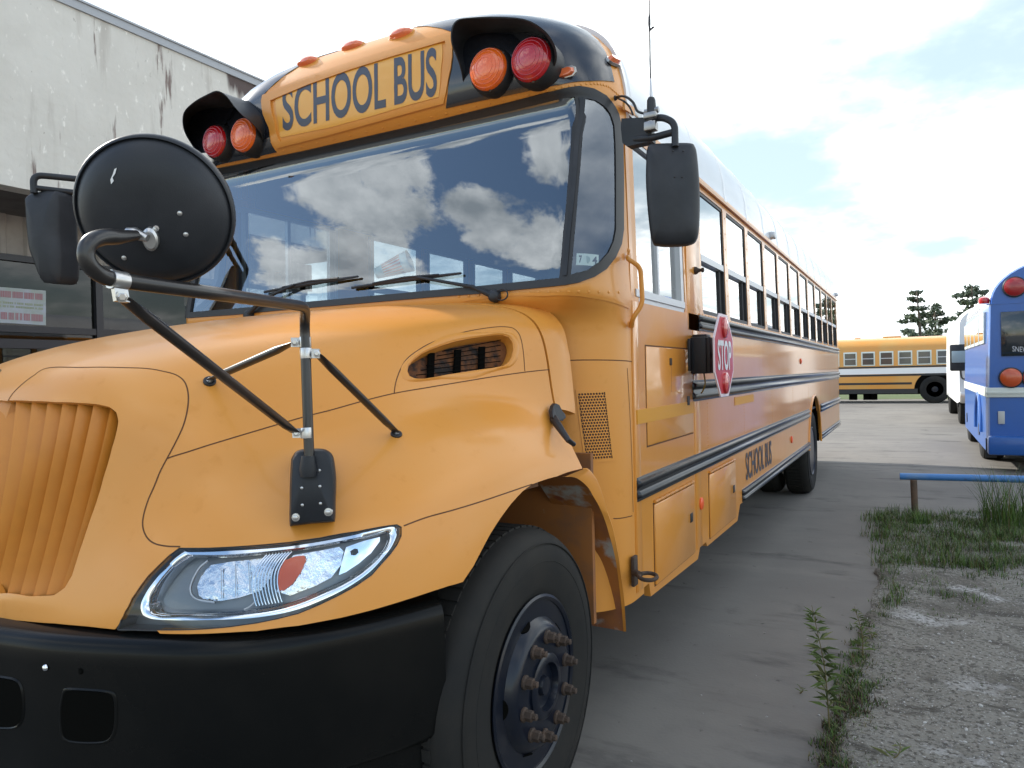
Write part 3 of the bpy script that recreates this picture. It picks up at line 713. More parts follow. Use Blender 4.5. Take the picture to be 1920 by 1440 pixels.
# ---------- wheels
def wheel(cx, cy, cz, R_, side, name='front_wheel', dish=.07, w=.27, outx=None):
    """outer sidewall bulges to X=cx"""
    root = MB()
    pr = []
    # profile: (radius, height) ; height outward, 0 at the outer bead plane
    ri = R_*.56
    prof = [(ri, -.012), (ri+.012, -.004), (ri+.03, .0), (R_*.72, .010), (R_*.80, .012), (R_*.88, .006), (R_*.93, -.004), (R_*.955, -.014), (R_*.975, -.028), (R_*.99, -.045), (R_, -.075), (R_, -w+.05), (R_*.97, -w+.02), (R_*.85, -w), (ri, -w+.01)]
    tb = MB().lathe(prof, (cx-side*.012, cy, cz), (side, 0, 0), 72)
    # moulded sidewall ring
    for rr in (.79, .905): tb.tube([(cx-side*(.0015 if rr < .85 else .0075), cy+R_*rr*math.cos(a), cz+R_*rr*math.sin(a)) for a in np.linspace(0, 2*math.pi, 73)[:-1]], .0028, 6, closed=True)
    # tread blocks
    for k in range(5):
        h = -.085-k*(w-.15)/4
        for a in range(72):
            a0 = 2*math.pi*(a+.08)/72; a1 = 2*math.pi*(a+.86)/72; q = []
            for aa in (a0, a1):
                for hh in (h-.016, h+.016):
                    q.append((cx-side*.012+side*hh, cy+(R_+.006)*math.cos(aa), cz+(R_+.006)*math.sin(aa)))
            b = [(x, cy+(y-cy)*.975, cz+(z-cz)*.975) for x, y, z in q]
            tb.add(q+b, [(0, 1, 3, 2), (0, 2, 6, 4), (1, 5, 7, 3), (0, 4, 5, 1), (2, 3, 7, 6)])
    W = MB().lathe([(ri+.004, 0), (ri+.006, .006), (ri-.002, .010), (ri-.012, .004), (ri-.018, -.02), (ri-.024, -.06)], (cx-side*.016, cy, cz), (side, 0, 0), 64)
    dz = [-.065, -.062, -.058, -.045, .020, .034, .038, .038, .005]
    W.lathe([(r_*ri, d_ if dish > 0 else d_*1.0-.06+(-.10 if r_ < .8 else 0)) for r_, d_ in zip((.935, .93, .91, .87, .72, .67, .62, .36, .35), dz)], (cx-side*.02, cy, cz), (side, 0, 0), 64)
    wo = W.build(name, M['rim'], bus, angle=40)
    tb.build('tyre', M['tyre'], wo, angle=40)
    hx = cx-side*.02+side*(.038 if dish > 0 else -.12)
    for k in range(5):
        hh = MB(); a = 2*math.pi*k/5+.62
        p = (cx-side*(.02)+side*(-.016 if dish > 0 else -.2), cy+ri*.805*math.cos(a), cz+ri*.805*math.sin(a))
        nrm = np.array([side*.53, .85*math.cos(a), .85*math.sin(a)])
        hh.lathe([(.038, .0), (.037, .004), (.001, .0044)], p, nrm, 20, scale=(1, 1))
        hh.build('hand_hole', M['dark'], wo)
    for k in range(10 if 'inner' not in name else 0):
        nb = MB(); a = 2*math.pi*k/10+.2
        p = (hx, cy+ri*.555*math.cos(a), cz+ri*.555*math.sin(a))
        nb.lathe([(.022, 0), (.022, .006), (.018, .010)], p, (side, 0, 0), 14)
        nb.lathe([(.017, .008), (.017, .030), (.013, .033)], p, (side, 0, 0), 6)
        nb.lathe([(.010, .030), (.010, .044), (.007, .046)], p, (side, 0, 0), 8)
        nb.build('wheel_nut', M['rust'], wo, angle=30)
    hbm = MB().lathe([(ri*.37, -.02), (ri*.37, .006), (ri*.33, .012), (ri*.27, .012), (ri*.25, -.01), (ri*.12, -.01), (ri*.10, .004), (.001, .006)], (hx, cy, cz), (side, 0, 0), 32)
    hbm.build('hub_cap', M['rim'], wo, angle=30)
    return wo
wheel(1.205, 2.065, .478, .49, 1)
wheel(-1.205, 2.065, .478, .49, -1)
for sx in (1, -1):
    for xo, nm in ((1.21, 'rear_wheel'), (.88, 'inner_rear_wheel')):
        wheel(sx*xo, 9.25, .50, .50, sx, nm, dish=-.12)
mb = MB(); mb.tube([(-1.0, 2.09, .5), (1.0, 2.09, .5)], .06, 14); mb.box((-.45, 1.5, .55), (-.33, 12.3, .78)); mb.box((.33, 1.5, .55), (.45, 12.3, .78)); mb.tube([(-1.0, 9.25, .5), (1.0, 9.25, .5)], .09, 14); mb.lathe([(.05, -.2), (.2, -.1), (.22, 0), (.2, .1), (.05, .2)], (0, 9.25, .5), (1, 0, 0))
mb.build('chassis', M['dark'], bus)
# wheel housing inside the front arch
mb = MB()
arc = [(2.09+.76*math.cos(a), .50+.68*math.sin(a)) for a in np.linspace(-.12, math.pi-.95, 24)]
vs = [(x, y, z) for x in (1.02, .66) for y, z in arc]; n_ = len(arc)
fs = [(i, i+1, n_+i+1, n_+i) for i in range(n_-1)]
mb.add(vs, fs); mb.add([(.66, y, z) for y, z in arc], [tuple(range(n_))])
wh = mb.build('wheel_house', M['wheelhouse'], bus, smooth=True)
mirror_tree(wh)
MB().box((.64, 2.60, .50), (1.17, 2.625, 1.16)).build('dark_arch_liner', M['wheelhouse'], bus, smooth=False)  # added dark sheets, one per side: arch shade put into colour over the cowl
MB().box((-1.17, 2.60, .50), (-.64, 2.625, 1.16)).build('dark_arch_liner', M['wheelhouse'], bus, smooth=False)
# bracket rib seen inside the arch
mb = MB(); q = [at(1032, 905, X=1.02), at(1056, 905, X=1.02), at(1084, 982, X=1.02), at(1080, 987, X=1.02), at(1048, 985, X=1.02), at(1044, 945, X=1.02)]
mb.prism(q, (-.05, .02, 0)); b_ = mb.build('wheel_house_bracket', M['wheelhouse'], bus, smooth=False); mirror_tree(b_)
# rear lip of the fender (narrow outer band) and its inner face running down behind the tyre
outer = [(1093,880),(1104,882),(1119,902),(1130,930),(1139,961),(1148,987),(1153,1009),(1160,1045),(1163,1070),(1168,1105),(1171,1134),(1174,1184)]
inner = [(1058,894),(1080,896),(1101,912),(1112,930),(1123,949),(1134,975),(1142,1001),(1151,1035),(1156,1061),(1161,1098),(1165,1134),(1169,1184)]
A = spl([at(x, y, X=1.222) for x, y in outer], 40); B = spl([at(x, y, X=1.208) for x, y in inner], 40)
Bi = [p+np.array([-.02, .004, 0]) for p in B]; Ci = [np.array([1.0, p[1]+.012, p[2]]) for p in B]
Ao = [p+np.array([-.012, .03, 0]) for p in A]
vs = Ao+A+B; n_ = 40
le = MB().add(vs, [(r*n_+i, r*n_+i+1, (r+1)*n_+i+1, (r+1)*n_+i) for r in range(2) for i in range(n_-1)]).build('fender_rear_lip', M['yellow'], bus, angle=60); mirror_tree(le)
rustm = mat('rusted_grey_fender_inside', (0.36, 0.13, 0.03), 0.6, noise=[(4.5, (0.26, 0.10, 0.045), 0.45, 0.6), (3.6, (0.40, 0.39, 0.36), 0.56, 0.63), (9, (0.25, 0.07, 0.03), 0.6, 0.66)])
vs = B+Bi+Ci
li = MB().add(vs, [(r*n_+i, r*n_+i+1, (r+1)*n_+i+1, (r+1)*n_+i) for r in range(2) for i in range(n_-1)]).build('fender_inside', rustm, bus, angle=60); mirror_tree(li)
# ---------- front shell: cowl, pillars, cap
LV = [ # z, y front, half width, corner radius x, corner depth
 (.50,2.65,1.22,.30,.30),(.9,2.65,1.22,.30,.30),(1.3,2.65,1.22,.30,.30),(1.66,2.65,1.22,.28,.30),(1.70,2.645,1.22,.25,.30),(1.735,2.60,1.222,.20,.33),(1.755,2.57,1.224,.16,.36),(1.78,2.55,1.224,.13,.36),
 (1.80,2.555,1.222,.125,.36),(1.9,2.578,1.218,.12,.35),(2.1,2.626,1.214,.12,.34),(2.3,2.674,1.210,.12,.33),(2.5,2.722,1.206,.13,.31),(2.56,2.735,1.205,.16,.31),(2.585,2.725,1.205,.19,.32),(2.60,2.70,1.205,.23,.34),
 (2.625,2.655,1.203,.28,.37),(2.65,2.635,1.20,.32,.38),(2.72,2.63,1.192,.36,.40),(2.80,2.632,1.175,.40,.42),(2.87,2.636,1.145,.44,.42),(2.93,2.645,1.095,.48,.41),(2.985,2.665,1.02,.5,.38),(3.03,2.695,.93,.5,.35),(3.07,2.74,.81,.5,.3),(3.105,2.80,.66,.4,.25),(3.13,2.87,.50,.3,.2),(3.148,2.95,.33,.2,.1),(3.16,3.04,.15,.1,.02)]
LV = [(z, y, w_*.997, a_, b_) for z, y, w_, a_, b_ in LV]
YB = 3.06
def plan(z, yf, W_, r, ry):
    d = YB-yf; ry = min(ry, d*.98); r = min(r, W_*.98); out = []
    for k in range(16): out.append((k/16*(W_-r), yf, z))
    for k in range(21):
        a = k/20*math.pi/2; out.append((W_-r+r*math.sin(a), yf+ry*(1-math.cos(a)), z))
    for k in range(1, 6): out.append((W_, yf+ry+(YB-yf-ry)*k/5, z))
    return out
HS = []
for k in range(len(LV)-1):
    a = LV[k]; b = LV[k+1]
    nn = max(1, int((b[0]-a[0])/.05))
    for q in range(nn): t = q/nn; HS.append(plan(*[a[i]*(1-t)+b[i]*t for i in range(5)]))
HS.append(plan(*LV[-1]))
H = np.array(HS)
H = relax(H, 2)
FS = Patch(np.concatenate([H[:, :0:-1]*np.array([-1, 1, 1]), H], axis=1))
if FS.nor([(41, 10)])[0][1] > 0: FS.N = -FS.N
fmid = H.shape[1]-1
WS = [(425,314),(480,302),(640,268),(800,230),(960,190),(1040,170),(1085,162),(1112,167),(1135,180),(1152,202),(1162,232),(1166,270),(1167,340),(1167,430),(1163,458),(1152,483),(1135,505),(1112,520),(1088,529),(1060,535),(1000,541),(900,551),(806,558),(700,567),(575,579),(450,590),(352,600),(346,585),(356,540),(375,470),(400,395)]
mirU = lambda poly: [(FS.nu-1-u, v) for u, v in poly][::-1]
WSR = [(800,230),(960,190),(1040,170),(1085,162),(1112,167),(1135,180),(1152,202),(1162,232),(1166,270),(1167,340),(1167,430),(1163,458),(1152,483),(1135,505),(1112,520),(1088,529),(1060,535),(1000,541),(900,551),(806,558)]
wsr = FS.px(WSR); ws = wsr+mirU(wsr)
FS.panel('front_shell', M['yellow'], bus, [(0, 0), (FS.nu-1, 0), (FS.nu-1, FS.nv-1), (0, FS.nv-1)], holes=[ws], th=.02)
def band(name, m, patch, outer, inner, par, off0=.004, off1=.007, off2=.002, n=160, mid=None):
    a = spl([patch.ev(v)[0]+patch.nor(v)[0]*off0 for v in outer+[outer[0]]], n+1)[:-1]
    b = spl([patch.ev(v)[0]+patch.nor(v)[0]*off1 for v in inner+[inner[0]]], n+1)[:-1]
    nn = np.mean(patch.nor(inner), axis=0)
    c = [p-nn*.03 for p in b]; a0 = [p-nn*.008 for p in a]
    vs = a0+a+b+c
    return MB().add(vs, [(r*n+i, r*n+(i+1) % n, (r+1)*n+(i+1) % n, (r+1)*n+i) for r in range(3) for i in range(n)]).build(name, m, par, angle=60)
def lin_band(name, m, patch, outer, inner, par, off=.006, th=.02, extra=()):
    return patch.panel(name, m, par, patch.px(outer), holes=[patch.px(h) for h in (inner,)+tuple(extra)], off=off, th=th)
G1 = [(640,282),(800,244),(960,207),(1077,182),(1073,240),(1067,330),(1058,430),(1050,522),(1000,527),(900,537),(775,548),(700,555)]
G2 = [(1098,186),(1115,190),(1130,200),(1142,215),(1149,236),(1151,270),(1152,340),(1152,430),(1148,452),(1138,474),(1122,492),(1102,506),(1070,516),(1077,440),(1085,340),(1092,250)]
g1 = FS.px(G1[1:-2]); g1 = g1+mirU(g1); g2 = FS.px(G2); g3 = mirU(g2)
wf = FS.panel('windscreen_seal', M['rubber'], bus, ws, holes=[g1, g2, g3], off=.008, th=.03)
FS.panel('windscreen', M['glass'], wf, g1, off=-.002, th=0)
qp = np.array([FS.ev(v)[0] for v in g2]); qc = qp.mean(axis=0); qn = np.linalg.svd(qp-qc)[2][2]; qn = -qn if qn[1] > 0 else qn; qn = qn*.38+np.array([0, -.97, .236])*.62; qc = np.array([FS.ev(v)[0] for v in g2[-4:]]).mean(axis=0)
q2 = []
for x, y in G2:
    d_ = ray(x, y); q2.append(CAM+d_*(((qc-CAM)@qn)/(d_@qn)))
mesh('quarter_window', q2, [tuple(range(len(q2)))], M['glass'], wf)
mesh('quarter_window', [(-p[0], p[1], p[2]) for p in q2], [tuple(range(len(q2)))], M['glass'], wf)
# divider bead
FS.ribbon('divider_bead', M['plastic'], wf, FS.px([(1088,184),(1084,250),(1077,340),(1068,430),(1060,518)]), .018, .013, n=20)
# cap: black sides
BR = [(853,40),(866,36),(900,32),(960,31),(1010,34),(1050,45),(1085,62),(1112,82),(1135,103),(1144,128),(1151,153),(1130,152),(1090,152),(1050,158),(1020,164),(960,176),(900,188),(836,203),(842,150),(848,100)]
def tocap(pts):
    out = []
    for p in pts:
        h = FS.hit(*p)
        out.append(h)
    return [o for o in out if o is not None]
# right black side: visible outline then over the roof behind
br_px = FS.px([(1145,128),(1151,154),(1120,152),(1090,153),(1050,159),(1020,165),(960,177),(900,189),(836,203),(842,150),(848,100),(852,62)])
br_poly = br_px+[(br_px[-1][0]-1, FS.nv-2.2), (FS.nu-9, FS.nv-2.2), (br_px[0][0], br_px[0][1]+1)]
FS.panel('black_light_panel', M['cap_black'], bus, br_poly, off=.004, th=.006)
bl = FS.px([(519,285),(470,296),(425,305),(380,315)]); tl = FS.px([(493,180),(505,230)])
bl_poly = [(tl[0][0], FS.nv-2.2), tl[0], tl[1], bl[0], bl[1], bl[2], (FS.nu-1-br_px[1][0], bl[2][1]), (FS.nu-1-br_px[0][0], br_px[0][1]+1), (8, FS.nv-2.2)]
FS.panel('black_light_panel', M['cap_black'], bus, bl_poly, off=.004, th=.006)
# sign recess: raised ridge frame around a flat sheet
RO = [(494,180),(560,152),(640,124),(740,93),(848,62),(849,90),(842,150),(833,194),(780,208),(700,230),(620,252),(520,277),(506,240)]
RI = [(509,190),(580,160),(660,132),(740,107),(836,79),(835,120),(829,160),(824,187),(770,202),(700,222),(620,243),(526,265),(517,230)]
rec = FS.panel('sign_frame', M['yellow'], bus, FS.px(RO), holes=[FS.px(RI)], off=.010, th=.012)
FS.panel('sign_sheet', M['signyellow'], rec, FS.px([(521,170),(585,147),(660,124),(740,102),(828,82),(827,130),(823,182),(770,196),(700,217),(620,239),(527,258),(523,230)]), off=.003, th=.004)
text_px('SCHOOL BUS', ((531,247),(820,180),(819,88),(530,166)), M['letter'], 'sign_lettering', rec, FS, .0045, bold=.018)
# rivet strip under the cap
rv = MB()
for t in np.linspace(0, 1, 40):
    pts_ = [(440,304),(640,258),(836,213),(1000,176),(1090,158),(1135,160),(1160,178)]
    p = cmr([np.array(q, float) for q in pts_], t*(len(pts_)-1)); h = FS.hit(*p)
    if h is not None: rv.dome(FS.ev(h)[0], FS.nor(h)[0], .006, .0035, 8)
for t in np.linspace(0, 1, 17):
    p = np.array([860+t*300, 556-14*math.sin(min(1, t*1.2)*1.5)+t*6]); h = FS.hit(*p)
    if h is not None: rv.dome(FS.ev(h)[0], FS.nor(h)[0], .007, .004, 8)
tag(rv.build('rivets', M['yellow'], bus), kind='stuff')
# roof marker lamps
for (x, y) in ((577,114),(661,85),(752,62)):
    uv = FS.hit(x, y+4)
    if uv is None: continue
    uv = uv; c = FS.ev(uv)[0]; n = FS.nor(uv)[0]
    n = n*.5+np.array([0, -.9, .25]); n /= np.linalg.norm(n)
    m_ = MB().lathe([(.074, 0), (.074, .012), (.068, .018)], c-n*.012, n, 28, scale=(1, .42)).build('marker_lamp', M['yellow'], bus)
    MB().lathe([(.066, .014), (.060, .026), (.042, .036), (.001, .04)], c-n*.010, n, 28, scale=(1, .38)).build('marker_lens', M['marker'], m_)
# outboard clearance lamps on the black corner
def wedge_lamp(px, py, s, n, t, name='clearance_lamp', lens='marker', patch=FS, off=0.0):
    uv = patch.hit(px, py); c = patch.ev(uv)[0]
    n = np.array(n, float); n /= np.linalg.norm(n); t = np.array(t, float); t -= n*(t@n); t /= np.linalg.norm(t); b = np.cross(n, t)
    def hexa(l, w_, h0, h1, k=.7):
        o = []
        for h, q in ((h0, 1), (h1, k)):
            o += [c+t*l*a*q+b*w_*bb*q+n*h for a, bb in ((-1, -.5), (-.7, -1), (.7, -1), (1, -.5), (1, .5), (.7, 1), (-.7, 1), (-1, .5))]
        return o
    f8 = [(i, (i+1) % 8, 8+(i+1) % 8, 8+i) for i in range(8)]+[tuple(range(8, 16))]
    base = MB().add(hexa(s*1.05, s*.45, 0, s*.25, 1.0), f8).build(name, M['steel'], bus)
    MB().add(hexa(s*.9, s*.36, s*.24, s*.62, .8), f8).build('lamp_lens', M[lens], base)
    return base
wedge_lamp(1060, 138, .046, (.1, -.85, -.1), (1, 0, .12))
wedge_lamp(1148, 118, .045, (.8, -.2, .6), (0, 1, 0))
# ---------- bus side and roof (right side, mirrored for the left)
YS, YE = 2.96, 12.63
SP = [(1.22,.40),(1.22,1.0),(1.22,1.78),(1.204,2.54)]
us = np.linspace(YS, YE, 98)
SD = Patch([[(x, y, z) for y in us] for x, z in SP])
if SD.N[0, 0, 0] < 0: SD.N = -SD.N
ZV = np.array([z for x, z in SP])
def su(Y, Z): return ((Y-YS)/(YE-YS)*97, float(np.interp(Z, ZV, np.arange(len(ZV)))))
def rrect(y0, z0, y1, z1, r=.03, n=4):
    o = []
    for cy, cz, a0 in ((y1-r, z1-r, 0), (y0+r, z1-r, 90), (y0+r, z0+r, 180), (y1-r, z0+r, 270)):
        for k in range(n+1):
            a = R(a0+90*k/n); o.append((cy+r*math.cos(a), cz+r*math.sin(a)))
    return o
arch_c, arch_r = 9.38, .60
arch = [(arch_c+arch_r*math.cos(a), .55+arch_r*math.sin(a)) for a in np.linspace(math.pi, 0, 19)]
skirt = [(2.96,.53),(3.12,.53),(3.14,.465),(3.95,.445),(4.0,.50),(4.13,.50),(4.16,.47),(4.97,.465),(5.06,.56),(8.7,.56)]+[(y, max(z, .56)) for y, z in arch]+[(12.63,.56)]
side_poly = [su(*p) for p in skirt]+[su(12.63, 2.54), su(2.96, 2.54)]
NW, W0, WP, WO = 12, 4.165, .6985, .60
wins = [(W0+WP*k, W0+WP*k+WO) for k in range(NW)]
holes = [[su(*p) for p in rrect(a, 1.795, b, 2.50, .025)] for a, b in wins]
dwin = rrect(3.0, 1.775, 3.80, 2.49, .03); holes.append([su(*p) for p in dwin])
SD.panel('side_panel', M['yellow_side'], bus, side_poly, holes=holes, th=.03, mirror=1)
# windows
def side_window(y0, y1, z0, z1, sx, par, driver=False):
    X0 = 1.216 if z0 < 1.79 else 1.214
    def xx(z): return sx*(np.interp(z, ZV, [x for x, _ in SP])-.0)
    fr = MB()
    def bar(ya, yb, za, zb, d0, d1): # box following the slight lean
        v = []
        for d in (d0, d1):
            for (y, z) in ((ya, za), (yb, za), (yb, zb), (ya, zb)): v.append((xx(z)-sx*d, y, z))
        fr.add(v, [(0, 1, 2, 3), (7, 6, 5, 4), (0, 4, 5, 1), (1, 5, 6, 2), (2, 6, 7, 3), (3, 7, 4, 0)])
    t = .018
    bar(y0, y1, z0, z0+t*1.3, .004, .045); bar(y0, y1, z1-t, z1, .004, .045); bar(y0, y0+t, z0+t*1.3, z1-t, .004, .045); bar(y1-t, y1, z0+t*1.3, z1-t, .004, .045)
    fo = fr.build('window', M['rubber'] if not driver else M['alu'], par, smooth=False)
    fr = MB()
    if driver:
        ym = y0+.47*(y1-y0)
        bar(ym-.012, ym+.012, z0+.02, z1-.02, .006, .03); bar(y0+t, y1-t, z0+.022, z0+.055, -.004, .03); bar(y1-.06, y1-.02, z0+.02, z1-.02, .002, .03)
        fr.build('sash_bar', M['alu'], fo, smooth=False)
        panes = [(y0+.015, ym, z0+.05, z1-.015, .02), (ym, y1-.02, z0+.05, z1-.015, .028)]
    else:
        zm = z0+.455*(z1-z0)
        bar(y0+t, y1-t, zm-.016, zm+.022, .003, .04); fr.build('sash_bar', M['alu'], fo, smooth=False)
        fr = MB(); bar(y1-t-.05, y1-t, z0+.02, zm-.016, .022, .04); fr.build('lower_sash', M['rubber'], fo, smooth=False)
        panes = [(y0+.015, y1-.015, zm, z1-.015, .010), (y0+.015, y1-.05, z0+.02, zm, .030)]
    for (ya, yb, za, zb, d) in panes:
        v = [(xx(z)-sx*d, y, z) for y, z in ((ya, za), (yb, za), (yb, zb), (ya, zb))]
        mesh('pane', v, [(0, 1, 2, 3)], M['sideglass'], fo)
for sx in (1, -1):
    for a, b in wins: side_window(a, b, 1.795, 2.50, sx, bus)
    side_window(3.0, 3.80, 1.775, 2.49, sx, bus, driver=True)
# roof
RC = [(1.204,2.54),(1.214,2.56),(1.205,2.62),(1.198,2.70),(1.175,2.80),(1.14,2.88),(1.085,2.95),(1.0,3.005),(.88,3.05),(.7,3.10),(.48,3.14),(.24,3.158),(0,3.163)]
RCs = spl(RC, 40); full_r = [(x, z) for x, z in RCs]+[(-x, z) for x, z in RCs[::-1][1:]]
def extr(name, prof, y0, y1, m, par, ny=2):
    vs = [(x, y, z) for y in np.linspace(y0, y1, ny) for x, z in prof]; n = len(prof)
    return MB().add(vs, [(j*n+i, j*n+i+1, (j+1)*n+i+1, (j+1)*n+i) for j in range(ny-1) for i in range(n-1)]).build(name, m, par, angle=50)
k0 = 5
lowr = [(x, z) for x, z in RCs[:k0]]
topr = [(x, z) for x, z in RCs[k0-1:]]; topr = topr+[(-x, z) for x, z in topr[::-1][1:]]
ro_ = extr('roof', topr, 3.0, 12.63, M['roof'], bus)
n_ = len(full_r); MB().add([(x, 3.0, z) for x, z in full_r]+[(x*.965, 3.004, z-.045*(z-2.4)) for x, z in full_r], [(i, i+1, n_+i+1, n_+i) for i in range(n_-1)]).build('roof_front_lip', M['roof'], ro_, smooth=False)
for sx in (1, -1):
    extr('roof_edge', [(sx*x, z) for x, z in lowr], 3.04, 12.63, M['yellow_side'], bus)
    extr('drip_rail', [(sx*x, z) for x, z in ((1.206,2.533),(1.224,2.53),(1.228,2.545),(1.216,2.553),(1.208,2.55))], 3.05, 12.63, M['yellow_side'], bus)
# roof bows: slightly raised ribs
mb = MB()
for y in [3.07]+[W0+WP*k-.05 for k in range(13)]:
    for (dy, h) in ((0, 1),):
        pr_ = [(x*1.0, z) for x, z in full_r]
        c = np.array([0, 2.2]); vs = []
        for yy, hh in ((y-.03, 0), (y-.02, .004), (y+.02, .004), (y+.03, 0)):
            for x, z in pr_:
                d = np.array([x, z])-c; d /= np.linalg.norm(d); vs.append((x+d[0]*hh, yy, z+d[1]*hh))
        n = len(pr_); mb.add(vs, [(j*n+i, j*n+i+1, (j+1)*n+i+1, (j+1)*n+i) for j in range(3) for i in range(n-1)])
mb.build('roof_bow', M['roof'], bus)
# rear wall, floor, interior
rearp = [(1.22,.56),(1.22,1.78)]+[(x, z) for x, z in RCs]; rearp = rearp+[(-x, z) for x, z in rearp[::-1][1:]]
def ring_plate(name, prof, y, hole, m, par, th=.03):
    pts = prof; hp = hole
    allp = [Vector((float(p[0]), float(p[1]))) for p in pts]+[Vector(p) for p in hp]
    n1 = len(pts); ed = [(i, (i+1) % n1) for i in range(n1)]+[(n1+i, n1+(i+1) % len(hp)) for i in range(len(hp))]
    ov, oe, of, *_ = delaunay_2d_cdt(allp, ed, [], 1, 1e-5); uv = np.array([tuple(v) for v in ov])
    tri = [t for t in of if not (len(hp) and pinp(hp, [uv[list(t)].mean(axis=0)])[0])]
    return mesh(name, [(x, y, z) for x, z in uv], [tuple(t) for t in tri], m, par)
ring_plate('rear_wall', rearp, 12.63, [(-.45,1.75),(.45,1.75),(.45,2.45),(-.45,2.45)], M['yellow_side'], bus)
mesh('rear_window', [(-.45,12.62,1.75),(.45,12.62,1.75),(.45,12.62,2.45),(-.45,12.62,2.45)], [(0,1,2,3)], M['sideglass'], bus)
mb = MB().box((-1.185, 3.0, .98), (1.185, 12.6, 1.0)); mb.box((-.88, 2.72, .98), (.88, 3.0, 1.0)); mb.box((-.88, 2.70, 1.0), (.88, 2.74, 1.70)); mb.build('floor', M['interior'], bus, smooth=False)
extr('ceiling', [(x*.965, z-.04) for x, z in full_r], 3.1, 12.6, M['interior'], bus)
mb = MB().box((-1.0, 2.68, 1.66), (1.0, 2.98, 1.74), bev=.01)
mb.box((.25, 2.72, 1.74), (.9, 2.98, 1.80), bev=.02); mb.build('dashboard', mat('dashboard_plastic', (.10,.125,.14), .6), bus)
mb = MB(); 
mb.tube([(.62+.22*math.cos(a), 3.08+.09*math.sin(a), 1.66+.20*math.sin(a)) for a in np.linspace(0, 2*math.pi, 33)[:-1]], .015, 8, closed=True)
mb.tube([(.62,3.08,1.66),(.62,2.85,1.5)], .03, 10); mb.tube([(.42,3.08,1.66),(.82,3.08,1.66)], .012, 8)
mb.build('steering_wheel', M['plastic'], bus)
seatm = mat('dark_green_seat_vinyl', (.03,.045,.04), .5)
for k in range(12):
    for sx in (-1, 1):
        if k == 0 and sx < 0: pass
        y = 4.35+k*.69
        mb = MB().box((sx*.68-.46, y, 1.40), (sx*.68+.46, y+.42, 1.50), bev=.02); mb.box((sx*.68-.46, y+.40, 1.45), (sx*.68+.46, y+.50, 2.02), bev=.03)
        mb.box((sx*.68-.03, y+.1, 1.0), (sx*.68+.03, y+.3, 1.40)); mb.build('seat', seatm, bus)
mb = MB().box((.38, 3.45, 1.35), (.86, 3.9, 1.48), bev=.03); mb.box((.38, 3.86, 1.45), (.86, 3.98, 2.15), bev=.04); mb.build('driver_seat', seatm, bus)
# rub rails
def rail(name, y0, y1, zlo, zhi, m='rail', sx=1):
    h = zhi-zlo; pr = [(1.219, zlo), (1.226, zlo), (1.226, zlo+h*.10), (1.240, zlo+h*.16), (1.243, zlo+h*.28), (1.237, zlo+h*.38), (1.230, zlo+h*.44), (1.230, zlo+h*.56), (1.240, zlo+h*.62), (1.246, zlo+h*.72), (1.243, zlo+h*.84), (1.228, zlo+h*.90), (1.226, zhi), (1.219, zhi)]
    ya = y0; vs = []; n = len(pr); st = [(y0, .35), (y0+.004, .7), (y0+.014, 1), (y1-.01, 1), (y1, .5)]
    for y, k in st:
        for x, z in pr: vs.append((sx*(1.219+(x-1.219)*k), y, z))
    fs = [(j*n+i, j*n+i+1, (j+1)*n+i+1, (j+1)*n+i) for j in range(len(st)-1) for i in range(n-1)]+[tuple(range(n)), tuple((len(st)-1)*n+i for i in range(n))]
    return MB().add(vs, fs).build(name, M[m], bus, angle=40)
for sx in (1, -1):
    rail('window_rub_rail', 4.06, 12.6, 1.695, 1.782, sx=sx)
    rail('floor_rub_rail', 3.885, 12.6, 1.305, 1.420, sx=sx)
    rail('skirt_rub_rail', 2.975, 8.80, .915, 1.018, sx=sx)
    rail('skirt_rub_rail', 9.98, 12.6, .915, 1.018, sx=sx)
    rail('lower_rub_rail', 5.13, 8.80, .565, .650, sx=sx)
    rail('lower_rub_rail', 9.98, 12.6, .565, .650, sx=sx)
# rivets and joint strips on the side
rv = MB()
def riv(y, z, r=.0048):
    x = float(np.interp(z, ZV, [a for a, _ in SP])); rv.lathe([(r, 0), (r*.8, .0016), (r*.35, .0026)], (x, y, z), (1, 0, 0), 7)
for k in range(28): riv(3.005+(k % 2)*.012, .56+k*.044)
for k in range(16): riv(3.955, .52+k*.05)
for yy in (3.835,):
    for k in range(12): riv(yy, 1.82+k*.06)
for k in range(120): riv(4.09+k*.066, 1.788, .004)
for k in range(1, 12):
    y = W0+WP*k-.049
    for q in range(7): riv(y+.0, 1.85+q*.10, .0055)
for y in (4.22, 5.25, 6.4, 7.6, 8.8, 10.0, 11.2):
    for k in range(12): riv(y, 1.04+k*.022 if k < 12 else 0, .004)
for k in range(150): riv(4.0+k*.055, 2.525, .004)
tag(rv.build('rivets', M['yellow_side'], bus), kind='stuff')
def plate(name, y0, z0, y1, z1, h, m, par=None, bev=.004, x=1.22):
    return MB().box((x-.004, y0, z0), (x+h, y1, z1), bev=bev).build(name, M[m], par or bus)
# joints (thin raised lap edges)
plate('lap_joint', 2.968, .53, 3.035, 1.775, .0022, 'yellow_side', bev=.0008)
plate('lap_joint', 3.93, .50, 4.05, 1.69, .0025, 'yellow_side', bev=.0008)
plate('window_post', 3.835, 1.69, 4.10, 2.50, .004, 'yellow_side', bev=.001, x=1.216)
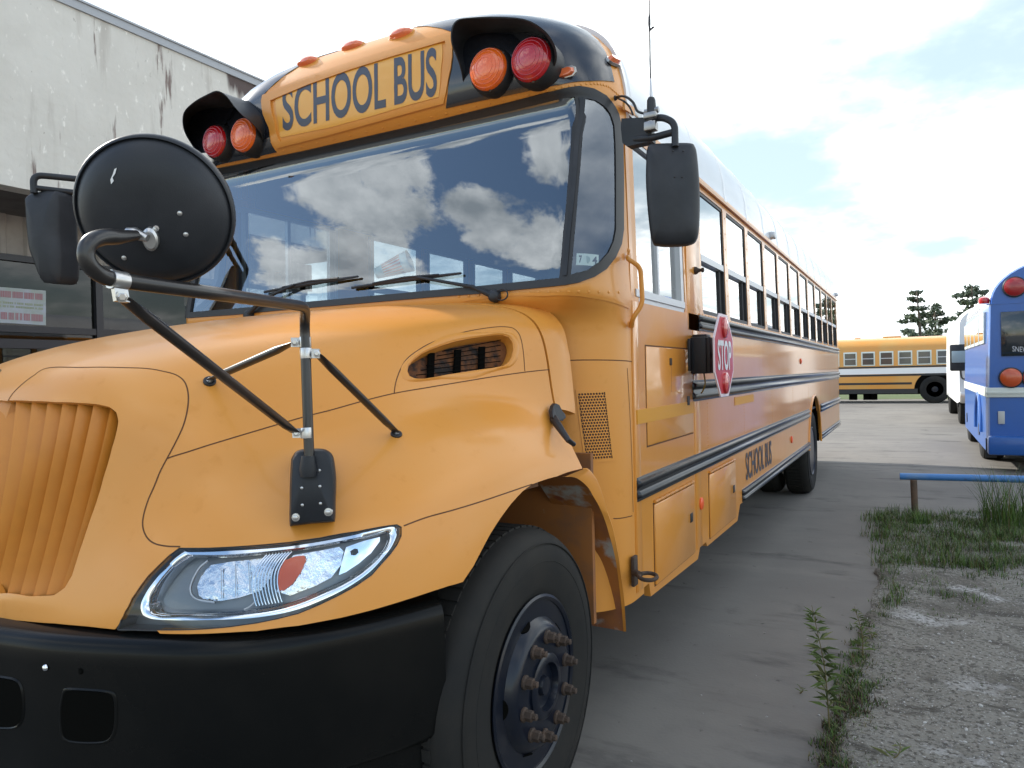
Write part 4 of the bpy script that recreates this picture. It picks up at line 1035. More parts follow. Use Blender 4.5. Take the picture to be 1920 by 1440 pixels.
# doors on the side
def door(name, y0, z0, y1, z1, latch, h=.010, hinge=None):
    gp_ = MB().box((1.2185, y0-.006, z0-.006), (1.2212, y1+.006, z1+.006)).build(name+'_gap' if False else 'door_gap', M['seam'], bus, smooth=False)
    d = plate(name, y0, z0, y1, z1, h, 'yellow_side', bev=.006); gp_.parent = d; gp_.location = (0, 0, 0)
    ly, lz = latch
    b = MB().box((1.22+h-.001, ly-.024, lz-.024), (1.22+h+.003, ly+.024, lz+.024), bev=.003).build('latch', M['rubber'], d)
    MB().box((1.22+h+.002, ly-.014, lz-.006), (1.22+h+.006, ly+.014, lz+.006), bev=.002).build('latch_handle', M['plastic'], b) if False else None
    if hinge:
        mb = MB(); mb.tube([(1.22+h*.6, y0, z1+.012), (1.22+h*.6, y1, z1+.012)], .007, 8)
        for k in range(9): mb.tube([(1.22+h*.6, y0+(y1-y0)*(k+.1)/9, z1+.012), (1.22+h*.6, y0+(y1-y0)*(k+.85)/9, z1+.012)], .0085, 8)
        mb.build('hinge', M['yellow_side'], d)
    return d
door('battery_door', 3.20, .50, 3.87, .868, (3.80, .70), hinge=1)
door('luggage_door', 4.215, .505, 4.90, .872, (4.83, .70), hinge=1)
d3 = door('access_door', 3.13, 1.14, 3.90, 1.585, (3.80, 1.315), h=.005)
MB().box((1.224, 3.478, 1.50), (1.229, 3.512, 1.535), bev=.003).build('lock', M['rust'], d3)
MB().box((1.2245, 3.50, 1.37), (1.2255, 3.507, 1.50)).build('rust_streak', mat('rust_stain', (.40, .17, .05), .7), d3, smooth=False)
# recessed horizontal band + letters + tape + reflectors
MB().box((1.2205, 2.99, 1.245), (1.2262, 3.905, 1.308), bev=.0005).build('reflective_tape', M['tape'], bus, smooth=False)
MB().box((1.2205, 4.95, 1.235), (1.2225, 5.6, 1.29)).build('reflective_tape', M['tape'], bus, smooth=False)
text_mesh('SCHOOL BUS', [(1.2215, 5.27, .69), (1.2215, 6.32, .69), (1.2215, 6.32, .885), (1.2215, 5.27, .885)], M['letter'], 'side_lettering', bus, bold=.015)
for (y, z) in ((4.03, .735), (7.45, .79)): MB().lathe([(.034, 0), (.034, .006), (.026, .010), (.001, .011)], (1.222, y, z), (1, 0, 0), 24).build('orange_reflector', M['orangedot'], bus)
MB().lathe([(.03, 0), (.03, .006), (.001, .014)], (1.222, 8.2, 1.55), (1, 0, 0), 20).build('side_marker', M['orangedot'], bus)
# wheel arch flare
for sx in (1, -1):
    mb = MB(); mb.tube([(sx*1.222, y, z) for y, z in arch], .012, 8); mb.build('arch_trim', M['yellow_side'], bus)
    vs = [(sx*x, y, z) for x in (1.2, .6) for y, z in arch]; n_ = len(arch)
    MB().add(vs, [(i, i+1, n_+i+1, n_+i) for i in range(n_-1)]).build('rear_wheel_house', M['dark'], bus)
# stop arm
sb = MB().box((1.232, 3.83, 1.455), (1.315, 4.02, 1.648), bev=.006); sb.box((1.315, 3.835, 1.46), (1.335, 4.015, 1.645), bev=.004)
sb.box((1.225, 3.90, 1.645), (1.30, 4.0, 1.665), bev=.003)
so_ = sb.build('stop_arm', M['plastic'], bus)
MB().box((1.226, 3.80, 1.47), (1.24, 3.835, 1.64), bev=.003).build('stop_arm_bracket', M['rubber'], so_)
def octa(c, r, x0, x1, name, m, par):
    P = [(x0, c[0]+r*math.cos(R(22.5+45*k)), c[1]+r*math.sin(R(22.5+45*k))) for k in range(8)]
    return MB().prism(P, (x1-x0, 0, 0)).build(name, m, par, smooth=False)
oc = (3.872, 1.548)
octa(oc, .232, 1.392, 1.399, 'stop_sign', M['stopwhite'], so_)
octa(oc, .215, 1.3985, 1.4005, 'stop_sign_face', M['stopred'], so_)
octa(oc, .215, 1.3905, 1.3925, 'stop_sign_face', M['stopred'], so_)
text_mesh('STOP', [(1.4015, oc[0]-.155, oc[1]-.078), (1.4015, oc[0]+.155, oc[1]-.078), (1.4015, oc[0]+.155, oc[1]+.078), (1.4015, oc[0]-.155, oc[1]+.078)], M['white'], 'stop_lettering', so_, bold=.02)
for dz in (.145, -.145): MB().lathe([(.05, 0), (.048, .012), (.03, .020), (.001, .022)], (1.400, oc[0], oc[1]+dz), (1, 0, 0), 24, scale=(1, 1.15)).build('stop_lamp', M['red'], so_)
mb = MB(); mb.tube(bend([(1.33, 3.95, 1.56), (1.36, 3.93, 1.56), (1.392, 3.9, 1.56)], 4, .02), .01, 8); mb.build('arm_hinge', M['plastic'], so_)
mb = MB(); mb.tube(spl([(1.29, 3.88, 1.455), (1.30, 3.86, 1.40), (1.28, 3.88, 1.36), (1.255, 3.95, 1.35)], 16), .004, 6); mb.build('cable', M['wire'], so_)
# small door bumper on the window post
mb = MB().lathe([(.022, 0), (.020, .012), (.012, .02), (.008, .035), (.014, .04), (.012, .05)], (1.22, 4.0, 2.02), (1, 0, 0), 14); mb.build('window_stop', M['rust'], bus)
# ---------- warning lamps in their hooded housings
def warn_lamp(px, py, rpx, m, Yf, back=.0, name='warning_lamp'):
    c = at(px, py, Y=Yf); r = rpx/F_PX*((c-CAM)@_fw)
    b = MB().lathe([(r*1.10, .10), (r*1.13, .03), (r*1.06, .0), (r*1.0, -.006), (r*.9, .004)], c, (0, 1, 0), 40)
    bo = b.build(name, M['rubber'], bus)
    pr = [(r*1.0, .0), (r*.97, -.012), (r*.88, -.022), (r*.7, -.032), (r*.45, -.039), (r*.2, -.0425), (.0005, -.0435)]
    MB().lathe(pr, c, (0, 1, 0), 40).build('lamp_lens', M[m], bo)
    rb = MB()
    for q in (.9, .74, .58, .42):
        h = np.interp(q, [p[0]/r for p in pr[::-1]], [p[1] for p in pr[::-1]])
        rb.tube([(c[0]+r*q*math.cos(a), c[1]+h, c[2]+r*q*math.sin(a)) for a in np.linspace(0, 2*math.pi, 33)[:-1]], .0016, 5, closed=True)
    rb.build('lens_rings', M[m], bo)
    s_ = MB()
    for a in (35, 155, 275): s_.dome(c+np.array([r*1.0*math.cos(R(a)), -.006, r*1.0*math.sin(R(a))]), (0, -1, 0), .006)
    tag(s_.build('lens_screws', M['rust'], bo), kind='stuff')
    return c, r
warn_lamp(917, 131, 40, 'amber', 2.60); warn_lamp(997, 113, 42, 'red', 2.60)
warn_lamp(459, 254, 32, 'amber', 2.60); warn_lamp(405, 266, 30, 'red', 2.60)
# hood: an outline at the front lip lofted back to the cap
def hood_visor(name, front, back, yf, patch_back=True):
    n = 48
    A = spl([at(x, y, Y=yf+(2.63-yf)*max(0, abs(2*k_/(len(front)-1)-1)-.35)/.65) for k_, (x, y) in enumerate(front)], n)
    B = spl([at(x, y, Y=2.66) for x, y in back], n)
    Mid = [a*.5+b*.5 for a, b in zip(A, B)]
    cen = np.mean(A, axis=0)
    A2 = [a+(cen-a)/np.linalg.norm(cen-a)*.006 for a in A]; B2 = [b+(cen-b)/np.linalg.norm(cen-b)*.006 for b in B]
    vs = B+Mid+A+A2+B2; k = 5
    mb = MB().add(vs, [(r*n+i, r*n+i+1, (r+1)*n+i+1, (r+1)*n+i) for r in range(k-1) for i in range(n-1)])
    vo = mb.build(name, M['plastic'], bus, angle=60)
    mesh('visor_back_plate', [tuple(b-np.array([0, .003, 0])) for b in B], [tuple(range(n))], M['cap_black'], vo)
    return vo
hood_visor('lamp_visor', [(869,150),(864,132),(860,118),(853,100),(846,80),(846,55),(856,38),(880,33),(930,31),(985,36),(1020,56),(1038,80),(1044,100),(1043,116),(1036,132)],
           [(868,190),(872,168),(876,140),(872,112),(872,92),(880,76),(895,68),(915,64),(950,62),(990,60),(1018,66),(1034,86),(1040,108),(1034,130),(1020,145)], 2.50)
hood_visor('lamp_visor', [(368,282),(356,266),(346,248),(342,228),(346,208),(365,190),(390,176),(408,170),(425,180),(440,200),(455,216),(468,226),(480,238),(490,250),(494,262)],
           [(372,288),(362,275),(352,255),(350,236),(362,216),(386,204),(430,203),(452,192),(470,190),(480,198),(490,208),(500,220),(504,240),(500,260),(494,280)], 2.44)
# ---------- perforated vent in the cowl corner
lv = FS.px([(1078,733),(1138,731),(1153,863),(1095,866)])
vt = FS.px([(1079,731),(1139,729),(1155,864),(1096,868)])
fr_ = FS.panel('cowl_vent', M['yellow'], bus, vt, holes=[FS.px([(1083,737),(1134,735),(1148,859),(1099,862)])], off=.003, th=.004)
FS.panel('vent_dark', mat('vent_backing', (.05, .018, .008), .8), fr_, FS.px([(1082,736),(1135,734),(1149,860),(1098,863)]), off=.0012, th=0)
# sheet with real holes: hexagonal mesh of strips
tl_, tr_, br_, bl_ = [np.array(p, float) for p in ((1083,737),(1134,735),(1148,859),(1099,862))]
mbp = MB(); rows, cols = 40, 9
def vp_(a, b): q = (1-a)*(1-b)*tl_+a*(1-b)*tr_+a*b*br_+(1-a)*b*bl_; return q
sp = 1.0/(cols-.5); R_h = .36
def hexc(cx, cy, rx, ry):
    return [(cx+rx*math.cos(R(30*k)), cy+ry*math.sin(R(30*k))) for k in range(12)]
ry_ = sp*.866*(51/124.)
nrow = int(1/ry_)
grid = {}
for r_i in range(nrow):
    cy = (r_i+.5)/nrow
    for c_i in range(cols):
        cx = (c_i+.5+(.5 if r_i % 2 else 0))/(cols+.5)
        cellw = .5/(cols+.5); cellh = .5/nrow
        hx = hexc(cx, cy, cellw*.78, cellw*.78*51/124.)
        ox = [(cx+cellw*1.02*math.cos(R(30*k))*(1.0 if k not in (0, 6) else 1)/max(abs(math.cos(R(30*k))), .866) if k in (0,6) else cx+cellw*1.0*np.sign(math.cos(R(30*k)))*min(1, abs(math.cos(R(30*k)))/.866), cy+cellh*np.sign(math.sin(R(30*k)))*min(1, abs(math.sin(R(30*k)))/.5) if k not in (0, 6) else cy) for k in range(12)]
        P1 = []; P2 = []
        ok_ = True
        for (a, b), (e, f) in zip(hx, ox):
            q1 = vp_(min(max(a, 0), 1), min(max(b, 0), 1)); q2 = vp_(min(max(e, 0), 1), min(max(f, 0), 1))
            try: P1.append(FS.at(q1[0], q1[1], .0030)); P2.append(FS.at(q2[0], q2[1], .0030))
            except Exception: ok_ = False
        if ok_: mbp.add(P1+P2, [(k, (k+1) % 12, 12+(k+1) % 12, 12+k) for k in range(12)])
mbp.build('perforated_sheet', M['yellow'], fr_, smooth=False)
# cowl joints
FS.ribbon('cowl_seam', M['seam'], bus, FS.px([(1058,676),(1090,675),(1130,675),(1165,676),(1186,678)]), .004, .0008, n=30)
FS.ribbon('cowl_seam', M['seam'], bus, FS.px([(1176,690),(1180,760),(1184,850),(1187,960)]), .004, .0008, n=30)
FS.ribbon('cowl_ledge', M['yellow'], bus, FS.px([(870,562),(960,552),(1040,551),(1090,553),(1140,562),(1180,577)]), .012, .004, n=50)
FS.ribbon('cowl_seam', M['seam'], bus, FS.px([(1185,967),(1160,972),(1150,972)]), .004, .0008, n=10)
# ---------- hood latch
c0 = hood.at(1033, 770, .004)
mb = MB(); pl = [(1028,757),(1035,760),(1041,772),(1046,778),(1047,784),(1041,791),(1033,791),(1027,790),(1023,784),(1021,772),(1024,762)]
P = [hood.at(x, min(y, 784), .006)+np.array([.012, 0, (784-max(y, 784))*.0018]) for x, y in pl]
mb.prism(P, (.016, -.006, 0)); lo = mb.build('hood_latch', M['plastic'], bus, smooth=False)
mb = MB(); mb.tube([at(1038, 785, X=1.115), at(1052, 806, X=1.17), at(1066, 826, X=1.21), at(1076, 833, X=1.215)], [.016, .013, .010, .009], 10); mb.build('latch_strap', M['rubber'], lo)
for (x, y) in ((1031, 765), (1038, 767), (1029, 783)): MB().dome(hood.at(x, min(y, 783), .006)+np.array([.022, -.008, 0]), (.9, -.4, 0), .004).build('screw', M['steel'], lo)
# ---------- hood mirror with its tubes
hm = MB()
zt = 1.0
base_top = at(578, 845, Y=1.33); 
p_low = at(580, 862, Y=1.318); p_top = at(571, 605, Y=1.335)
p_bend = at(566, 582, Y=1.31); p_b2 = at(545, 577, Y=1.27)
p_cl = at(218, 525, D=1.13); p_c2 = at(196, 521, D=1.115)
path = bend([p_low, p_top, at(573, 575, Y=1.29), at(400, 550, D=1.30), p_cl], 10, .05)
pth2 = spl([p_cl, at(190, 516, D=1.11), at(168, 497, D=1.09), at(161, 475, D=1.085), at(169, 455, D=1.09), at(192, 445, D=1.11), at(225, 444, D=1.14), at(256, 441, D=1.17)], 40)
hm.tube(list(path)+pth2[1:], [.0125]*(len(path)+30)+list(np.linspace(.0125, .008, 9)), 18)
arm = hm.build('hood_mirror_arm', M['tube'], bus)
def rod(a, b, r=.0105, flat=.25, name='brace_rod', fl=.07):
    a = np.array(a, float); b = np.array(b, float); d = b-a; l = np.linalg.norm(d)
    ts = [0, .012/l, .02/l, fl/l*.6, fl/l, 1-fl/l, 1-fl/l*.6, 1-.02/l, 1-.012/l, 1]
    rs = [r*1.0, r*1.25, r*1.3, r*1.15, r, r, r*1.15, r*1.3, r*1.25, r*1.0]
    f = [flat, flat, flat, .6, 1, 1, .6, flat, flat, flat]
    return MB().tube([a+d*t for t in ts], rs, 16, flat=f).build(name, M['tube'], arm)
c_low = at(575, 812, Y=1.318)
def clamp(c, ax, ear, name='clamp'):
    c = np.array(c, float); ax = np.array(ax, float); ax /= np.linalg.norm(ax)
    mb = MB().lathe([(.0145, -.013), (.0148, -.012), (.0148, .012), (.0145, .013)], c, ax, 24)
    e = np.array(ear, float); e /= np.linalg.norm(e)
    q = np.cross(ax, e)
    f = []
    for s_ in (0.010, .034): f += [c+e*s_+ax*.0115+q*.004, c+e*s_-ax*.0115+q*.004, c+e*s_-ax*.0115-q*.004, c+e*s_+ax*.0115-q*.004]
    mb.add(f, [(0, 1, 5, 4), (1, 2, 6, 5), (2, 3, 7, 6), (3, 0, 4, 7), (4, 5, 6, 7), (0, 3, 2, 1)])
    co_ = mb.build(name, M['steel'], arm)
    hd = c+e*.026
    tocam = CAM-hd; tocam -= ax*(tocam@ax)*.3; tocam /= np.linalg.norm(tocam)
    MB().lathe([(.0095, 0), (.0095, .002), (.0065, .0025), (.0065, .007), (.005, .008)], hd+tocam*.006, tocam, 6).build('clamp_bolt', M['steel'], co_)
    return hd
vax = np.array(p_top)-np.array(p_low)
left = -_R; right = _R
h1 = clamp(at(572, 642, Y=1.335), vax, left)
h2 = clamp(at(574, 663, Y=1.333), vax, right)
h3 = clamp(c_low, vax, left)
tax = np.array(p_cl)-at(300, 538, D=1.2)
h4 = clamp(p_cl+tax/np.linalg.norm(tax)*-.003, tax, at(224, 560, D=1.13)-p_cl)
foot1 = hood.at(393, 716, .010); foot2 = hood.at(743, 815, .008)
rod(h1, foot1); rod(h2, foot2); rod(h4, h3)
for f_, uvp in ((foot1, (393, 716)), (foot2, (743, 815))):
    uv = hood.hit(*uvp); n = hood.nor(uv)[0]
    MB().lathe([(.017, 0), (.017, .005), (.015, .007)], hood.ev(uv)[0], n, 20).build('foot_washer', M['rubber'], arm)
    MB().lathe([(.009, .006), (.009, .008), (.006, .0085), (.006, .013), (.004, .014)], hood.ev(uv)[0], n, 6).build('foot_bolt', M['steel'], arm)
# base bracket: tapered plastic housing bolted to the fender
BKT = [(548,862),(556,849),(570,844),(598,843),(612,846),(622,856),(626,876),(628,900),(627,940),(626,972),(620,977),(585,980),(552,984),(545,981),(545,940),(546,900)]
yb_ = 1.325
def bD(y): return 1.795-.022*(y-843)/140.
Pf = [at(x, y, D=bD(y)) for x, y in BKT]
Pb = [at(585+(x-585)*1.06, 912+(y-912)*1.03, D=bD(y)+np.interp(y, [843, 984], [.19, .055])) for x, y in BKT]
cb = np.mean(Pf, axis=0)
F0 = [cb+(p-cb)*.93-_fw*.008 for p in Pf]; n_ = len(BKT)
def smoothloop(L_, n=64): return spl(L_+[L_[0]], n+1)[:-1]
F0, Pf_, Pb_ = smoothloop(F0), smoothloop(Pf), smoothloop(Pb); n_ = 64
vs = F0+Pf_+Pb_; mb = MB().add(vs, [(r*n_+i, r*n_+(i+1) % n_, (r+1)*n_+(i+1) % n_, (r+1)*n_+i) for r in range(2) for i in range(n_)]+[tuple(range(n_))[::-1]])
bk = mb.build('mirror_base', M['plastic'], arm, angle=60)
MB().lathe([(.02, -.03), (.022, -.01), (.016, .02)], p_low+np.array([0, -.004, -.01]), (0, 0, 1), 20).build('tube_socket', M['plastic'], bk)
for (x, y) in ((565,884),(599,882),(566,915),(600,912),(567,947),(601,944)):
    MB().dome(at(x, y, D=bD(y)-.0085), -_fw, .0042).build('screw', M['steel'], bk)
for (x, y) in ((555,970),(616,960)):
    MB().lathe([(.011, 0), (.010, .003), (.006, .0035), (.006, .008), (.004, .009)], at(x, y, D=bD(y)-.006), -_fw, 12).build('screw', M['steel'], bk)
# round convex mirror seen from its black back
dc = at(293, 398, D=1.24); zc = (dc-CAM)@_fw
rd = 138/F_PX*zc; ax = np.array([.62, -.76, .10]); 
ax = (CAM-dc); ax /= np.linalg.norm(ax); ax = ax*.93+np.array([0, 0, -.16])+_R*(-.20); ax /= np.linalg.norm(ax)
pr = [(rd*.97, -.028), (rd*1.0, -.020), (rd*1.012, -.010), (rd*1.012, .0), (rd*.995, .006), (rd*.975, .008), (rd*.955, .004), (rd*.93, .010), (rd*.86, .022), (rd*.72, .034), (rd*.5, .043), (rd*.25, .047), (.001, .048)]
disc = MB().lathe(pr, dc, ax, 72).build('round_mirror', M['plastic'], arm)
prm = [(rd*.975, -.022), (rd*.9, -.040), (rd*.7, -.062), (rd*.4, -.078), (.001, -.084)]
MB().lathe(prm, dc, ax, 48).build('mirror_glass', M['chrome'], disc)
def ondisc(px, py):
    d = ray(px, py); t = ((dc+ax*.045-CAM)@ax)/(d@ax); P = CAM+d*t; q = P-(dc+ax*.045); rr = np.linalg.norm(q)/rd
    h = np.interp(min(rr, .99), [p[0]/rd for p in pr[::-1]], [p[1] for p in pr[::-1]]); return dc+q+ax*h
for (x, y) in ((337,400),(348,440),(230,486)): MB().dome(ondisc(x, y), ax, .0045).build('rivet', M['steel'], disc)
for (x, y) in ((294,427),(288,463)): MB().lathe([(.0048, 0), (.0048, .003), (.003, .0035)], ondisc(x, y), ax, 8).build('screw', M['chrome'], disc)
MB().lathe([(.016, 0), (.016, .012), (.012, .016)], ondisc(285, 446), ax, 24, scale=(.75, 1.2)).build('mirror_pivot', M['steel'], disc)
kp = ondisc(258, 432)+ax*.022; MB().tube([kp-_R*.012+_U*.003, kp, kp+_R*.022-_U*.008], [.007, .0105, .006], 12).build('pivot_knob', M['steel'], disc)
pts2 = [(212,318),(216,316),(214,326),(209,334),(212,340),(207,346),(205,338),(209,328)]
MB().prism([ondisc(x, y)+ax*.0008 for x, y in pts2], ax*.0006).build('paint_scratch', M['white'], disc, smooth=False)
# ---------- right rectangular mirror on the windscreen pillar
MR = [(1212,285),(1217,272),(1235,269),(1290,268),(1303,275),(1308,300),(1312,360),(1311,420),(1306,446),(1292,456),(1260,459),(1234,458),(1222,450),(1215,400),(1211,340)]
ym = 2.72
def mirror_head(name, outl, D_, dirn, par, depth=.07, ridge=None):
    P = [at(x, y, D=D_) for x, y in outl]; c = np.mean(P, axis=0); P = smoothloop(P, 72); n = 72
    d = np.array(dirn, float); d /= np.linalg.norm(d)
    rings = [[c+(p-c)*.90-d*depth*.98 for p in P], [c+(p-c)*.985-d*depth*.93 for p in P], [c+(p-c)*1.0-d*depth*.8 for p in P], P, [c+(p-c)*.985+d*.004 for p in P], [c+(p-c)*.93+d*.016 for p in P], [c+(p-c)*.75+d*.028 for p in P], [c+(p-c)*.4+d*.036 for p in P]]
    vs = sum(rings, []); k = len(rings)
    fs = [(r*n+i, r*n+(i+1) % n, (r+1)*n+(i+1) % n, (r+1)*n+i) for r in range(k-1) for i in range(n)]
    b = len(vs); vs.append(c+d*.038); fs += [((k-1)*n+i, (k-1)*n+(i+1) % n, b) for i in range(n)]
    o = MB().add(vs, fs).build(name, M['plastic'], par, angle=70)
    g_ = rings[0]; MB().add(g_+[c-d*depth*.98], [(i, (i+1) % n, n) for i in range(n)]).build('mirror_glass', M['chrome'], o)
    return o, c
brk = MB()
q = [at(x, y, Y=2.80) for x, y in ((1165,222),(1208,220),(1214,232),(1222,246),(1222,264),(1176,274),(1167,268),(1164,240))]
brk.prism(q, (.0, .05, 0)); bo_ = brk.build('side_mirror_bracket', M['plastic'], bus, smooth=False)
mb = MB(); mb.tube(bend([at(1190, 262, Y=2.81), at(1225, 258, Y=2.80), at(1262, 248, Y=2.79)], 4, .02), .014, 12)
mb.tube(bend([at(1225, 222, Y=2.81), at(1243, 220, Y=2.80), at(1265, 230, Y=2.79), at(1266, 275, Y=2.78)], 8, .05), .0135, 14)
mb.build('mirror_tube', M['plastic'], bo_)
mr, mc_ = mirror_head('side_mirror', MR, 2.83, (.25, -1, 0), bo_)
MB().prism([at(1270, 330, D=2.80)+np.array([0, -.02, 0]), at(1248, 400, D=2.80), at(1292, 400, D=2.80)], (0, -.008, 0)) if False else None
for (x, y) in ((1262,283),(1281,283),(1265,332),(1279,332)): MB().dome(at(x, y, D=2.795), (.2, -1, 0), .004, .003).build('screw', M['rubber'], mr)
# left mirror
ML = [(50,369),(60,362),(85,358),(100,359),(108,361),(112,390),(113,440),(116,475),(116,510),(113,525),(107,531),(85,530),(79,523),(66,490),(58,465),(53,420)]
b2 = MB(); b2.tube(bend([at(185, 340, D=3.75), at(100, 331, D=3.65), at(62, 328, D=3.6), at(64, 362, D=3.6)], 8, .06), .016, 12)
b2.tube(bend([at(185, 366, D=3.75), at(64, 352, D=3.6)], 6, .02), .014, 12)
b2.tube(bend([at(185, 340, D=3.75), at(250, 345, D=3.85), np.array([-1.24, 2.80, at(345, 330, Y=2.78)[2]])], 4, .02), .02, 12); za_ = at(345, 352, Y=2.78)[2]; b2.tube([at(185, 366, D=3.75), np.array([-1.24, 2.80, za_])], .018, 12); b2.box((-1.27, 2.76, za_-.06), (-1.19, 2.90, za_+.12), bev=.01)
bo2 = b2.build('side_mirror_bracket', M['plastic'], bus)
mirror_head('side_mirror', ML, 3.62, (.1, -1, 0), bo2, depth=.10)
# ---------- antenna on the bracket
an = MB(); A0 = at(1222, 218, Y=2.80)
def up(px, py): return at(px, py, Y=2.80)
an.tube([up(1222, 212), up(1221, 188), up(1221.5, 183)], [.019, .0165, .012], 16)
ao = an.build('antenna', M['rubber'], bus)
MB().tube([up(1221.5, 184), up(1220, 150), up(1219.5, 146)], [.0065, .0045, .002], 10).build('antenna_spring', M['steel'], ao)
MB().tube([up(1219.5, 148), up(1218, 62), up(1217, -60)], [.0034, .003, .0024], 6)\
    .build('antenna_whip', M['rubber'], ao)
mb = MB().tube([up(1218, 60), up(1217.5, 45), up(1217.5, 32), up(1217, 25)], [.003, .0055, .005, .001], 10); mb.tube([up(1218, 57), up(1226, 50)], .004, 8); mb.build('antenna_clip', M['rubber'], ao)
mb = MB()
mb.box(tuple(up(1222, 238)-np.array([.024, .03, .020])), tuple(up(1222, 238)+np.array([.024, .01, .016])), bev=.005); mb.box(tuple(up(1222, 220)-np.array([.026, .03, .010])), tuple(up(1222, 220)+np.array([.026, .01, .014])), bev=.005)
mb.tube([up(1209, 211), up(1235, 205)], .012, 10); mb.build('antenna_mount', mat('dull_steel', (.32, .31, .30), .35, metal=.9), ao)
mb = MB(); mb.tube(spl([FS.at(1152, 183, .01), up(1172, 181), up(1187, 192), up(1195, 208), up(1208, 213)], 20), .005, 6); mb.tube(spl([FS.at(1153, 185, .01), up(1170, 190), up(1180, 200), up(1187, 215)], 16), .004, 6)
mb.dome(FS.at(1153, 184), (.3, -.9, 0), .012); mb.build('antenna_cable', M['rubber'], ao)
# riveted clip on the pillar
mb = MB(); q = [at(x, y, X=1.21) for x, y in ((1167,192),(1190,205),(1192,220),(1168,206))]; mb.prism(q, (.01, 0, 0)); mb.build('pillar_clip', M['yellow'], bus, smooth=False)
# ---------- yellow grab handle
mb = MB(); mb.tube(bend([at(1177, 482, X=1.235), at(1178, 486, X=1.25), at(1201, 500, X=1.29), at(1205, 570, X=1.29), at(1186, 597, X=1.25), at(1184, 612, X=1.23)], 6, .03), .010, 12)
mb.dome(FS.at(1178, 470), (1, -.3, 0), .012); mb.lathe([(.014, 0), (.014, .008), (.01, .01)], at(1178, 480, X=1.223), (1, 0, 0), 16); mb.lathe([(.014, 0), (.014, .008), (.01, .01)], at(1184, 608, X=1.221), (1, 0, 0), 16)
mb.build('grab_handle', M['yellow'], bus)
# ---------- hook and ring low on the cowl
mb = MB().box((1.22, 2.885, .575), (1.235, 2.935, .70), bev=.004); mb.tube([at(1190, 1073, X=1.24), at(1200, 1078, X=1.27)], .014, 10)
cr_ = at(1215, 1081, X=1.30); mb.tube([cr_+np.array([.034*math.cos(a), .05*math.sin(a), -.004*math.cos(a)]) for a in np.linspace(0, 2*math.pi, 25)[:-1]], .0085, 8, closed=True)
mb.build('latch_hook', M['rust'], bus)
# ---------- wipers
def wiper(hub, elbow, tip, b0, b1, off=.028):
    def g(p, o=off): 
        h = FS.hit(*p)
        return FS.ev(h)[0]+np.array([0, -o, 0])
    mb = MB().tube([g(hub, .02), g(((hub[0]*2+elbow[0])/3, (hub[1]*2+elbow[1])/3)), g(elbow), g(tip)], [.012, .011, .008, .006], 10)
    mb.lathe([(.026, 0), (.026, .02), (.02, .03), (.012, .034)], FS.at(*hub), (0, -1, .1), 20)
    wo_ = mb.build('wiper', M['plastic'], bus)
    B_ = MB().tube([g(b0, .014), g(((b0[0]+b1[0])/2, (b0[1]+b1[1])/2-1), .016), g(b1, .014)], [.006, .010, .005], 8)
    a, b = np.array(b0, float), np.array(b1, float)
    B_.tube([g(tuple(a+(b-a)*.2+np.array([0, -2])), .02), g(tuple(a+(b-a)*.5+np.array([0, -5])), .024), g(tuple(a+(b-a)*.8+np.array([0, -2])), .02)], .006, 6)
    B_.build('wiper_blade', M['rubber'], wo_)
wiper((930,556), (893,539), (790,521), (664,540), (868,513))
wiper((470,592), (505,560), (560,535), (500,548), (675,519))
mb = MB(); hc = FS.at(945, 553, .01); mb.tube([hc+np.array([.028*math.cos(a), -.01, .022*math.sin(a)]) for a in np.linspace(0, 2*math.pi, 21)[:-1]], .003, 6, closed=True); mb.build('washer_hose', M['rubber'], bus)
# ---------- sticker in the quarter window
st = FS.panel('inspection_sticker', M['sticker'], bus, FS.px([(1081,475),(1122,478),(1122,500),(1080,497)]), off=.001, th=0)
text_px('7', ((1085,493),(1091,493),(1091,479),(1085,479)), M['ink'], 'sticker_print', st, FS, .002, bold=.03)
text_px('4', ((1110,495),(1119,495),(1119,481),(1110,481)), M['ink'], 'sticker_print', st, FS, .002, bold=.03)
MB().lathe([(.014, 0), (.014, .0006)], FS.at(1100, 487, .0012), (0, -1, 0), 24).build('sticker_seal', mat('sticker_seal_grey', (.35,.42,.36), .6), st)
# side clearance lamps on the roof edge
for y, x in ((3.1, 1.19), (6.55, 1.215), (12.4, 1.215)):
    MB().box((x-.03, y-.05, 2.585), (x+.035, y+.05, 2.64), bev=.012).build('clearance_lamp', M['alu'], bus)
# ---------- paper cup on the dashboard: a thing of its own
cb0 = at(705, 513, Y=2.74); cb1 = at(768, 489, Y=2.80); d = cb1-cb0; l = np.linalg.norm(d)
r0, r1 = .026, .052
cup = MB().lathe([(r0*.93, 0), (r0, .002), (r0+(r1-r0)*.25, l*.27)], cb0, d, 32); cup.lathe([(r0+(r1-r0)*.78, l*.78), (r1, l), (r1*1.03, l+.002), (r1*.96, l), (r0, .01)], cb0, d, 32)
cu_root = empty('paper_cup', tuple(cb0), 'red and white striped pale blue paper cup lying on the dashboard', 'cup')
cup.build('cup_body', M['paper'], cu_root)
cs = MB(); n_ = 36
for k in range(n_):
    a0, a1 = 2*math.pi*k/n_, 2*math.pi*(k+1)/n_; dd = d/l; u_ = np.cross([0, 0, 1.], dd); u_ /= np.linalg.norm(u_); v_ = np.cross(dd, u_)
    pts_ = []
    for hh in (.25, .80):
        rr = r0+(r1-r0)*hh+.0006
        for a in (a0, a1): pts_.append(cb0+dd*l*hh+rr*(math.cos(a)*u_+math.sin(a)*v_))
    cs.add(pts_, [(0, 1, 3, 2)], k % 2)
cs.build('cup_stripes', None, cu_root, mats=[M['cupred'], M['white']], smooth=False)
